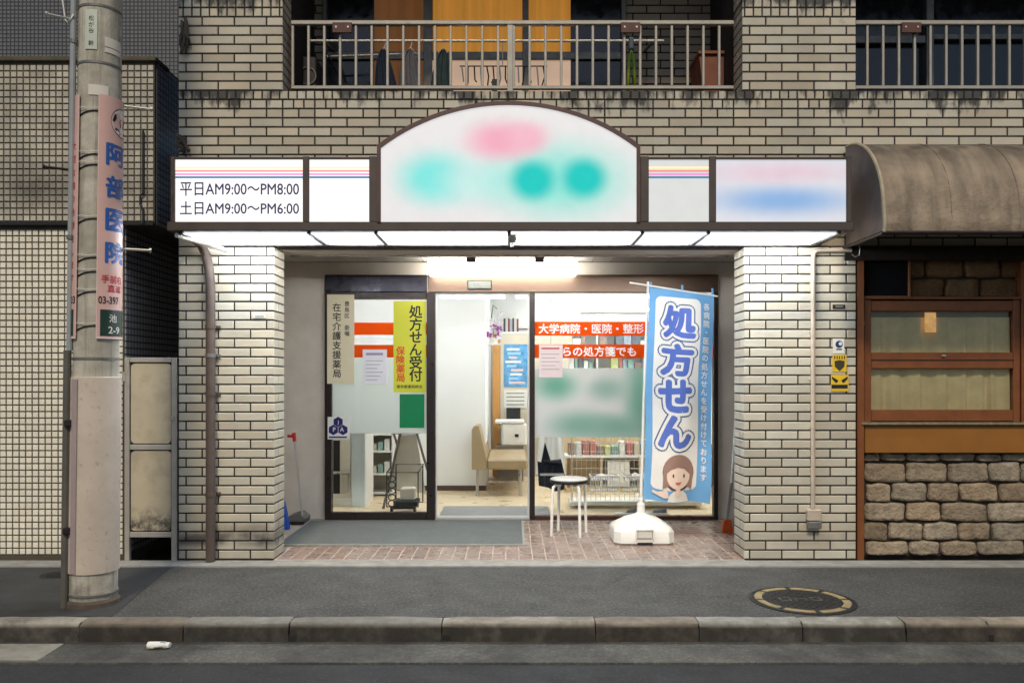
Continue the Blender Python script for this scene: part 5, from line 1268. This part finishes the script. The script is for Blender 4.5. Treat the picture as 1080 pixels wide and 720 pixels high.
for i in range(4):
    x = .8 + i*.41; d_ = obj('drawer_front', MB().box(x, x+.39, 4.588, 4.599, .5, .84, .003), mat('pale_wood_front', c(206, 182, 142), rough=.5, var=.1), t)
    obj('handle', MB().box(x+.13, x+.26, 4.575, 4.587, .66, .685), T_BLACK, d_)
for i in range(12):
    x = .8 + i*.135; w_ = .1; h = rnd.uniform(.07, .17); j = rnd.randrange(9)
    setp(obj('counter_pack', MB().box(x, x+w_, 4.62, 4.8, .902, .902+h, .004), mat('goods_%d' % j, gcol[j], rough=.5)), '%s small pack, %s from the left in the row on the counter' % (GN[j], ORD[i]), 'package', 'packs on the counter')
# low display shelf seen under the frosted poster
dy = 3.5; t = thing('display_shelf', 'low pale wood display shelf behind the wire rack', 'shelf', (1.45, dy, 0))
PWD = mat('pale_wood', c(214, 190, 150), rough=.5, var=.1)
obj('board', MB().box(.62, 2.4, dy, dy+.36, .40, .43, .004), T_WHITE, t); obj('base', MB().box(.64, 2.38, dy+.02, dy+.36, .0, .05), PWD, t)
obj('back', MB().box(.62, 2.4, dy+.361, dy+.38, 0, .78), PWD, t)
for x in (.63, 1.05, 1.5, 1.95, 2.39): obj('divider', MB().box(x-.01, x+.01, dy+.012, dy+.36, .051, .399), PWD, t)
for i, x in enumerate((1.12, 1.62, 2.02)): obj('drawer', MB().box(x, x+.26, dy+.03, dy+.3, .06, .36, .004), (T_WHITE, PWD, T_BLACK)[i], t)
for i in range(20):
    x = .66 + i*.086; h = rnd.uniform(.09, .2); j = rnd.randrange(9)
    setp(obj('shelf_pack', MB().box(x, x+.07, dy+.05, dy+.2, .4305, .4305+h, .006), mat('goods_%d' % j, gcol[j], rough=.5, var=.2, vs=30)), '%s pack, %s from the left on the low display shelf' % (GN[j], ORD[i]), 'package', 'packs on the low display shelf')
# white wire rack close to the glass
wy = 2.35; t = thing('wire_rack', 'white wire display rack with baskets behind the right pane', 'rack', (PX(645, wy), wy, 0))
WIRE = mat('white_wire', c(226, 224, 214), rough=.4, var=.05)
x0, x1, z0, z1 = PX(603, wy), PX(735, wy), .10, PZ(458, wy)
obj('frame', MB().tube([(x0, wy, 0), (x0, wy, z1), (x1, wy, z1), (x1, wy, 0)], .011, 8), WIRE, t)
obj('foot_bar', MB().box(x0-.02, x1+.05, wy-.04, wy+.25, .03, .075, .008), WIRE, t)
n = 26
for i in range(1, n): x = x0 + (x1-x0)*i/n; obj('wire', MB().tube([(x, wy, z0-.02), (x, wy, z1)], .003, 4), WIRE, t)
for i in range(7): z = z0 + (z1-z0)*(i+.5)/7.5; obj('wire', MB().tube([(x0, wy+.004, z), (x1, wy+.004, z)], .003, 4), WIRE, t)
for sgn, uA, uB, lab in ((0, 622, 652, 'left white basket of cloth on the wire rack'), (1, 657, 690, 'right white basket of cloth on the wire rack')):
    bx0, bx1, bzz = PX(uA, wy-.1), PX(uB, wy-.1), PZ(516, wy-.1)
    tb = thing('wire_basket', lab, 'basket', ((bx0+bx1)/2, wy-.12, bzz))
    h = 15*sc(wy)
    for i in range(13): x = bx0 + (bx1-bx0)*i/12; obj('slat', MB().box(x-.005, x+.005, wy-.21, wy-.205, bzz, bzz+h), T_WHITE, tb)
    obj('rim', MB().tube([(bx0, wy-.21, bzz+h), (bx1, wy-.21, bzz+h), (bx1, wy-.02, bzz+h), (bx0, wy-.02, bzz+h)], .007, 6, closed=True), T_WHITE, tb)
    obj('floor', MB().box(bx0, bx1, wy-.20, wy-.02, bzz-.004, bzz), T_WHITE, tb)
    m = MB().grid(lambda a, b: (bx0+.01+(bx1-bx0-.02)*a, wy-.2+.17*b, bzz+h*.7+.05*abs(mnoise.noise(Vector((a*4+uA, b*3, 1))))+.05*math.sin(math.pi*a)*math.sin(math.pi*b)), 14, 8)
    setp(obj('folded_cloth', m, mat('pale_cloth_%d' % sgn, c(220, 206, 196), rough=.9, var=.25, vs=25), smooth=True), 'crumpled pale cloth in the %s wire basket' % ('right' if sgn else 'left'), 'cloth')
# shoes on the floor
for u, lab in ((662, 'grey slipper lying on the shop floor left of the banner'), (690, 'patterned slipper lying on the shop floor under the banner')):
    fx, fy = PX(u, 2.0), 2.0; m = MB()
    m.grid(lambda a, b: (fx + (a-.5)*.24, fy + (b-.5)*.09*(.7+.3*math.sin(math.pi*a)), .004 + .055*math.sin(math.pi*b)*(.25+.75*a)*(1 if a > .45 else .35)), 12, 8)
    t = thing('slipper', lab, 'slipper', (fx, fy, 0)); obj('upper', m, mat('slipper_grey', c(90, 94, 104), rough=.8, var=.4, vs=40), t, smooth=True)
    obj('sole', MB().box(fx-.125, fx+.125, fy-.045, fy+.045, .001, .012, .003), T_WHITE, t)
# navy bag with white band on a white chair
t = thing('navy_bag', 'navy cloth bag with a white band and peaked top behind the right pane', 'bag', W(582, 515, 2.2))
bY = 2.2; bu = lambda u: PX(u, bY); bv = lambda v: PZ(v, bY)
m = MB(); pts = [(568.5, 512), (567, 487), (571, 488), (575, 467), (581, 486), (592, 484.5), (596.5, 505), (595, 516), (586, 518), (578, 514)]
m.prism([(bu(u), bv(v)) for u, v in pts], bY, bY+.10); obj('body', m, T_NAVY, t)
obj('band', MB().box(bu(569.5), bu(595), bY-.006, bY-.001, bv(501.3), bv(498.8)), T_WHITE, t)
t = thing('white_coat', 'white coat hanging behind the right pane above the navy bag', 'coat', W(580, 480, 3.0))
cY = 3.0
def coat(a, b): 
    hw = .10 + .07*(1-b); return (PX(581, cY) + (2*a-1)*hw, cY + .05*math.cos(math.pi*(a-.5))*-1 + .012*math.sin(a*22), PZ(500, cY) + (PZ(432, cY)-PZ(500, cY))*b)
obj('cloth', MB().grid(coat, 24, 10), mat('white_coat_cloth', c(232, 232, 230), rough=.9, var=.06), t, smooth=True)
obj('rail', MB().tube([(PX(581, cY), cY, PZ(432, cY)), (PX(581, cY), cY, RCZ)], .006, 6), T_SILVER, t)
# ---- behind the left pane
cy0 = 2.5
t = thing('white_cabinet', 'white cabinet with a long handle behind the left pane', 'cabinet', (PX(362, cy0), cy0, 0))
obj('body', MB().box(PX(340, cy0), PX(386, cy0), cy0, cy0+.45, 0, PZ(440, cy0)), T_WHITE, t)
obj('door', MB().box(PX(345, cy0), PX(370, cy0), cy0-.02, cy0-.001, .09, PZ(445, cy0), .003), mat('ivory_front', c(226, 220, 206), rough=.4), t)
obj('dark_slot', MB().box(PX(352, cy0), PX(359, cy0), cy0-.024, cy0-.0205, PZ(520, cy0), PZ(464, cy0)), T_BLACK, t)
obj('handle', MB().box(PX(351, cy0), PX(369, cy0), cy0-.05, cy0-.021, PZ(499, cy0), PZ(496.5, cy0), .003).box(PX(361, cy0), PX(368, cy0), cy0-.048, cy0-.0215, PZ(519, cy0), PZ(499.5, cy0), .003), T_SILVER, t)
obj('side_panel', MB().box(PX(372, cy0), PX(386, cy0), cy0-.06, cy0-.002, .0, PZ(455, cy0), .004), mat('pale_blue_side', c(214, 226, 230), rough=.4), t)
cy1 = 3.2
t = thing('tray_shelf', 'open white shelf unit with trays behind the left pane', 'shelf', (PX(402, cy1), cy1, 0))
for v in (458, 476, 500, 520): obj('board', MB().box(PX(388, cy1), PX(414, cy1), cy1, cy1+.3, PZ(v, cy1)-.01, PZ(v, cy1)+.01), T_WHITE, t)
for u in (388, 414): obj('upright', MB().box(PX(u, cy1)-.01, PX(u, cy1)+.01, cy1-.002, cy1+.3, 0, PZ(452, cy1)), T_WHITE, t)
obj('back', MB().box(PX(388, cy1), PX(414, cy1), cy1+.301, cy1+.31, 0, PZ(452, cy1)), T_CREAM, t)
for i, v in enumerate((476, 500)):
    for j in range(3): setp(obj('tray_pack', MB().box(PX(391+j*7, cy1), PX(396.5+j*7, cy1), cy1+.03, cy1+.2, PZ(v, cy1)+.011, PZ(v, cy1)+.08+.03*j, .004), mat('goods_%d' % (4+j), gcol[4+j], rough=.5)), '%s small pack on the %s tray of the shelf behind the left pane' % (('tan', 'green', 'white')[j], ('upper', 'lower')[i]), 'package', 'packs in the tray shelf')
ey = 2.35
t = thing('easel_board', 'dark framed folding easel with a beige board behind the left pane', 'easel', (PX(430, ey), ey, 0))
a1, a2, a3 = Vector((PX(405, ey), ey-.05, 0)), Vector((PX(455, ey), ey, 0)), Vector((PX(417, ey), ey+.1, PZ(455, ey)))
EW = mat('grey_wood', c(112, 98, 90), rough=.6, var=.15)
obj('leg', MB().tube([a1, Vector((PX(421, ey), ey+.1, PZ(456, ey)))], .014, 6), EW, t)
obj('leg', MB().tube([Vector((PX(452, ey), ey, .35)), Vector((PX(438, ey), ey+.1, PZ(456, ey)))], .014, 6), EW, t)
obj('leg', MB().tube([Vector((PX(430, ey), ey+.55, 0)), Vector((PX(413, ey), ey+.12, PZ(456, ey)))], .014, 6), EW, t)
obj('top_bar', MB().tube([Vector((PX(411, ey), ey+.1, PZ(457, ey))), Vector((PX(441, ey), ey+.1, PZ(457, ey)))], .014, 6), EW, t)
obj('board', MB().add([Vector((PX(409, ey), ey+.0, PZ(515, ey))), Vector((PX(449, ey), ey+.0, PZ(520, ey))), Vector((PX(437.5, ey), ey+.1, PZ(459, ey))), Vector((PX(421.5, ey), ey+.1, PZ(459, ey)))], [(0, 1, 2, 3)]).add([Vector((PX(409, ey), ey+.012, PZ(515, ey))), Vector((PX(449, ey), ey+.012, PZ(520, ey))), Vector((PX(437.5, ey), ey+.112, PZ(459, ey))), Vector((PX(421.5, ey), ey+.112, PZ(459, ey)))], [(3, 2, 1, 0), (0, 1, -3, -4)] if False else [(3, 2, 1, 0)]), mat('beige_board', c(206, 194, 172), rough=.6, var=.1), t)
ky = 1.98
t = thing('wire_cart', 'black wire cart standing behind the left pane', 'cart', (PX(424, ky), ky, 0))
x0, x1 = PX(408, ky), PX(441, ky); zA, zB_ = PZ(534, ky), PZ(498, ky)
BW = mat('black_wire', (.012, .012, .013), rough=.4, var=.1)
for yy in (ky, ky+.28):
    o_ = .0 if yy == ky else .05
    obj('frame', MB().tube([(x0+o_, yy, zA), (x0+o_, yy, zB_+o_), (x1+o_*.3, yy, zB_+o_), (x1+o_*.3, yy, zA)], .008, 6, closed=True), BW, t)
for xx in (x0, x1): obj('side_bar', MB().tube([(xx, ky, zB_), (xx+.02, ky+.28, zB_+.05)], .007, 6), BW, t)
for i in range(5): 
    z = zA + (zB_-zA)*(.1 + .18*i); obj('hoop', MB().tube([(x0+.05+.035*math.cos(a_), ky-.01, z+.03*math.sin(a_)) for a_ in [2*math.pi*j/10 for j in range(10)]], .006, 5, closed=True), BW, t)
obj('inner_tray', MB().box(x0+.06, x1-.01, ky+.02, ky+.26, zA, zA+.05, .006), BW, t)
obj('inner_box', MB().box(x0+.12, x1-.04, ky+.06, ky+.22, zA+.052, zA+.17, .01), T_CREAM, t)
for xx in (x0+.04, x1-.04): obj('wheel', MB().tube([(xx-.012, ky+.06, .035), (xx+.012, ky+.06, .035)], .035, 12), BW, t)
obj('post', MB().tube([(x0+.04, ky+.06, .04), (x0+.04, ky+.06, zA)], .008, 6).tube([(x1-.04, ky+.06, .04), (x1-.04, ky+.06, zA)], .008, 6) if False else MB().box(x0+.03, x1-.03, ky+.05, ky+.07, .04, zA), BW, t)

# ================================================================= balconies
def railing(x0, x1, label, plates, y=.13, first=None):
    t = thing('balcony_railing', label, 'railing', ((x0+x1)/2, y, 3.46))
    zt_, zb_ = PZ(25, y), PZ(93, y)
    obj('top_rail', MB().box(x0, x1, y-.022, y+.022, zt_-.017, zt_+.017, .006), T_RAIL, t)
    obj('bottom_rail', MB().box(x0, x1, y-.018, y+.018, zb_-.014, zb_+.014, .005), T_RAIL, t)
    bm_ = MB().box(-.0095, .0095, -.012, .012, zb_+.0142, zt_-.0172, .003).mesh('baluster'); bm_.materials.append(T_RAIL)
    x = x0 + .012
    while x < x1 - .005:
        place('baluster', bm_, t, (x, y, 0)); x += .119
    for x in plates[1]: obj('post', MB().box(x-.022, x+.022, y-.02, y+.02, 3.45, zt_-.0175, .004), T_RAIL, t)
    for u in plates[0]:
        x = PX(u, y-.03); o = obj('fixing_plate', MB().box(x-.073, x+.073, y-.04, y-.023, PZ(37, y), PZ(26, y), .003), mat('red_brown_plate', c(92, 58, 50), rough=.6, var=.15), t)
        for d in (-.045, .045): obj('bolt', MB().tube([(x+d, y-.044, PZ(31, y)), (x+d, y-.04, PZ(31, y))], .008, 8), T_SILVER, o)
railing(UX1+.03, UX2-.03, 'pale aluminium balcony railing above the arched sign', ((361, 665), (PX(538, .13),)))
railing(UX3+.005, 6.9, 'aluminium balcony railing above the awning', ((961,), ()))
# windows behind the balconies
WYB = BY; wxx = lambda u: PX(u, WYB); wzz = lambda v: PZ(v, WYB)
bwn = obj('balcony_window', MB().box(wxx(341), wxx(345), WYB-.03, WYB+.08, 3.2, 4.9, .004).box(wxx(655), wxx(660), WYB-.03, WYB+.08, 3.2, 4.9, .004)
    .box(wxx(447), wxx(456), WYB-.02, WYB+.06, 3.2, 4.9, .004).box(wxx(551), wxx(557.5), WYB-.02, WYB+.06, 3.2, 4.9, .004)
    .box(wxx(345)+.001, wxx(655)-.001, WYB-.01, WYB+.05, wzz(63), wzz(55), .004), T_STEEL, bld, label='wide balcony window with lit orange curtains')
DG = mat('dark_glass', (.014, .015, .017), rough=.12, var=.1, spec=.6)
obj('pane', MB().box(wxx(345), wxx(394), WYB+.02, WYB+.03, 3.2, 4.9), DG, bwn); obj('pane', MB().box(wxx(602), wxx(655), WYB+.02, WYB+.03, 3.2, 4.9), DG, bwn)
def curtain(u0, u1, z0, z1, m, y):
    L = wxx(u1)-wxx(u0)
    return obj('curtain', MB().grid(lambda a, b: (wxx(u0)+L*a, y + .014*math.sin(a*L*34+u0) + .006*math.sin(a*L*80), z0+(z1-z0)*b), max(8, int(L*60)), 2), m, bwn, smooth=True)
def fold_shade(k, col, b):
    X = k.xyz(); f = k.mr(k.noise(1.0, 3, .6, k.comb(k.math('MULTIPLY', X[0], 13.0), 0.0, 0.0)), .3, .7, .78, 1.1); return k.mix(1, col, k.comb(f, f, f), 'MULTIPLY')  # lighter and darker vertical bands painted in as the shading of curtain folds
OC = mat('lit_orange_curtain', c(216, 148, 62), rough=.9, var=.08, vs=3, emit=.2, extra=fold_shade); OCd = mat('screened_orange_curtain', c(150, 100, 60), rough=.9, var=.08, vs=3, emit=.12, extra=fold_shade)
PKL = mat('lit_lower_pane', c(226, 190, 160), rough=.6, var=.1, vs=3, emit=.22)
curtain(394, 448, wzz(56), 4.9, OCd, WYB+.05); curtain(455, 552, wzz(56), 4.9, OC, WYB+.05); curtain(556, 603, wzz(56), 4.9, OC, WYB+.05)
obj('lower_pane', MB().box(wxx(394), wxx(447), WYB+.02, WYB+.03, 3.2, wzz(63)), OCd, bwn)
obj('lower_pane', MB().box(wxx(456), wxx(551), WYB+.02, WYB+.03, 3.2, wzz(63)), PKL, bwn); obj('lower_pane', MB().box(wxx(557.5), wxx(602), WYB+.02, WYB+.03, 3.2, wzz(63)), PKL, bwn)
bw3 = obj('balcony_window', MB().box(wxx(905)-.3, wxx(905)-.2, WYB-.02, WYB+.06, 3.2, 4.9, .004).box(wxx(976), wxx(984), WYB-.02, WYB+.06, 3.2, 4.9, .004).box(wxx(1110), wxx(1118), WYB-.02, WYB+.06, 3.2, 4.9, .004).box(wxx(905)-.2, wxx(976)-.001, WYB-.01, WYB+.05, wzz(46), wzz(38), .004).box(wxx(984)+.001, wxx(1110)-.001, WYB-.01, WYB+.05, wzz(42), wzz(36), .004), T_STEEL, bld, label='dark balcony window above the awning')
obj('pane', MB().box(UX3-.35, 6.9, WYB+.051, WYB+.06, 3.05, 5.5), DG, bw3)
# laundry pole, clothes, clips
LPY = .55
t = thing('laundry_pole', 'thin silver laundry pole across the balcony', 'laundry pole', W(515, 43, LPY))
obj('pole', MB().tube([W(325, 43.5, LPY), W(700, 43.5, LPY)], .011, 8), T_SILVER, t)
for u in (340, 690): obj('pole_bracket', MB().tube([W(u, 43, LPY), Vector((PX(u, LPY), BY, PZ(30, LPY)))], .012, 6), T_STEEL, t)
t = thing('window_rail', 'lower silver drying rail on the balcony by the dark pane', 'rail', W(400, 60, .8)); obj('rail', MB().tube([W(345, 60, .8), W(440, 57, .8)], .010, 8), T_SILVER, t)
for u in (346, 438): obj('rail_foot', MB().tube([W(u, 60, .8), Vector((PX(u, .8), BY-.005, PZ(60, .8)))], .009, 6), T_STEEL, t)
def garment(u0, u1, v1, colr, label, seed):
    um = (u0+u1)/2; t = thing('hung_garment', label, 'garment', W(um, 110, LPY))
    hk = mat('wire_hanger', c(190, 190, 190), rough=.4)
    obj('hanger', MB().tube([W(um, 43, LPY), W(um+1.5, 46, LPY), W(um, 50, LPY), W(um-5, 56, LPY), W(um+5, 56, LPY), W(um, 50, LPY)], .004, 5), hk, t)
    def g(a, b):
        hw = (2.5 + (u1-u0)/2*(1-b)**.55)*sc(LPY); y = LPY - .055*math.cos(math.pi*(a-.5))*(.4+.6*(1-b)) + .012*math.sin(a*19+seed)
        return (PX(um, LPY) + (2*a-1)*hw + .012*math.sin(b*4+seed), y, PZ(v1, LPY) + (PZ(53, LPY)-PZ(v1, LPY))*b)
    obj('cloth', MB().grid(g, 22, 10), mat('garment_%d' % seed, colr, rough=.95, var=.2, vs=20), t, smooth=True)
garment(394, 417, 108, c(26, 36, 56), 'dark navy garment hung leftmost on the balcony pole', 1)
garment(420, 446, 108, c(92, 92, 98), 'grey garment hung second on the balcony pole', 2)
garment(456, 478, 108, c(44, 62, 64), 'dark green garment hung third on the balcony pole', 3)
t = thing('peg_hanger', 'wire peg hanger with small socks on the balcony', 'peg hanger', W(530, 85, LPY))
obj('frame', MB().tube([W(485, 70, LPY), W(577, 70, LPY), W(577, 70, LPY+.25), W(485, 70, LPY+.25)], .005, 5, closed=True), T_BLACK, t)
obj('hook', MB().tube([W(530, 43, LPY), W(530, 69, LPY)], .004, 5), T_SILVER, t)
for i in range(14):
    u = 487 + i*6.6; obj('peg', MB().tube([W(u, 70, LPY), W(u+rnd.uniform(-2, 2), 80+rnd.random()*8, LPY), W(u+rnd.uniform(-3, 3), 86+rnd.random()*8, LPY)], .006, 5), T_BLACK if i % 3 else T_SILVER, t)
setp(obj('dark_sock', MB().prism([(PX(518, LPY), PZ(104, LPY)), (PX(525, LPY), PZ(104, LPY)), (PX(524, LPY), PZ(84, LPY)), (PX(519, LPY), PZ(84, LPY))], LPY-.01, LPY+.01), T_BLACK), 'dark sock pegged to the wire hanger on the balcony', 'sock')
t = thing('green_hanger', 'bright green plastic clothes hanger under the right fixing plate', 'hanger', W(665, 75, .3))
GRP = mat('green_plastic', c(140, 176, 40), rough=.4, var=.05)
obj('loop', MB().tube([W(662, 98, .3), W(663.5, 62, .3), W(666, 53, .3), W(668.5, 62, .3), W(670, 98, .3)], .012, 8), GRP, t, smooth=True)
obj('clip', MB().box(PX(663, .3), PX(668, .3), .28, .32, PZ(53, .3), PZ(40, .3), .005), mat('blue_grey_clip', c(70, 90, 110), rough=.5), t)
t = thing('brown_planter', 'large brown plastic planter on the balcony at right', 'planter', W(752, 92, .7)); q0 = W(752, 104, .7)
obj('tub', MB().prism([(PX(737, .7), q0.z), (PX(768, .7), q0.z), (PX(772, .7), PZ(66, .7)), (PX(733, .7), PZ(66, .7))], .55, .9), mat('brown_tub', c(128, 76, 56), rough=.6, var=.12), t)
obj('rim', MB().box(PX(731.5, .7), PX(773.5, .7), .53, .92, PZ(66, .7)+.001, PZ(62, .7), .006), mat('brown_tub', c(0, 0, 0)), t)
t = thing('balcony_clutter', 'dark outdoor unit standing at the left end of the balcony', 'outdoor unit', W(322, 95, .75))
obj('casing', MB().box(PX(307, .75), PX(337, .75), .62, .9, 3.2, PZ(66, .75), .01), mat('dark_casing', c(58, 56, 58), rough=.6, var=.2), t)
obj('grille', MB().tube([(PX(324, .61)+.07*math.cos(a_), .612, PZ(80, .61)+.07*math.sin(a_)) for a_ in [2*math.pi*j/20 for j in range(20)]], .006, 5, closed=True), T_STEEL, t)
m = MB().grid(lambda a, b: (PX(903, .5) + a*1.1, .35 + .4*b, 3.50 + .06*abs(mnoise.noise(Vector((a*6, b*3, 2)))) + .03*math.sin(a*9)*b), 30, 8)
setp(obj('blue_tarpaulin', m, mat('blue_tarp', c(34, 62, 130), rough=.55, var=.25, vs=12), smooth=True), 'crumpled blue tarpaulin on the balcony above the awning', 'tarpaulin')
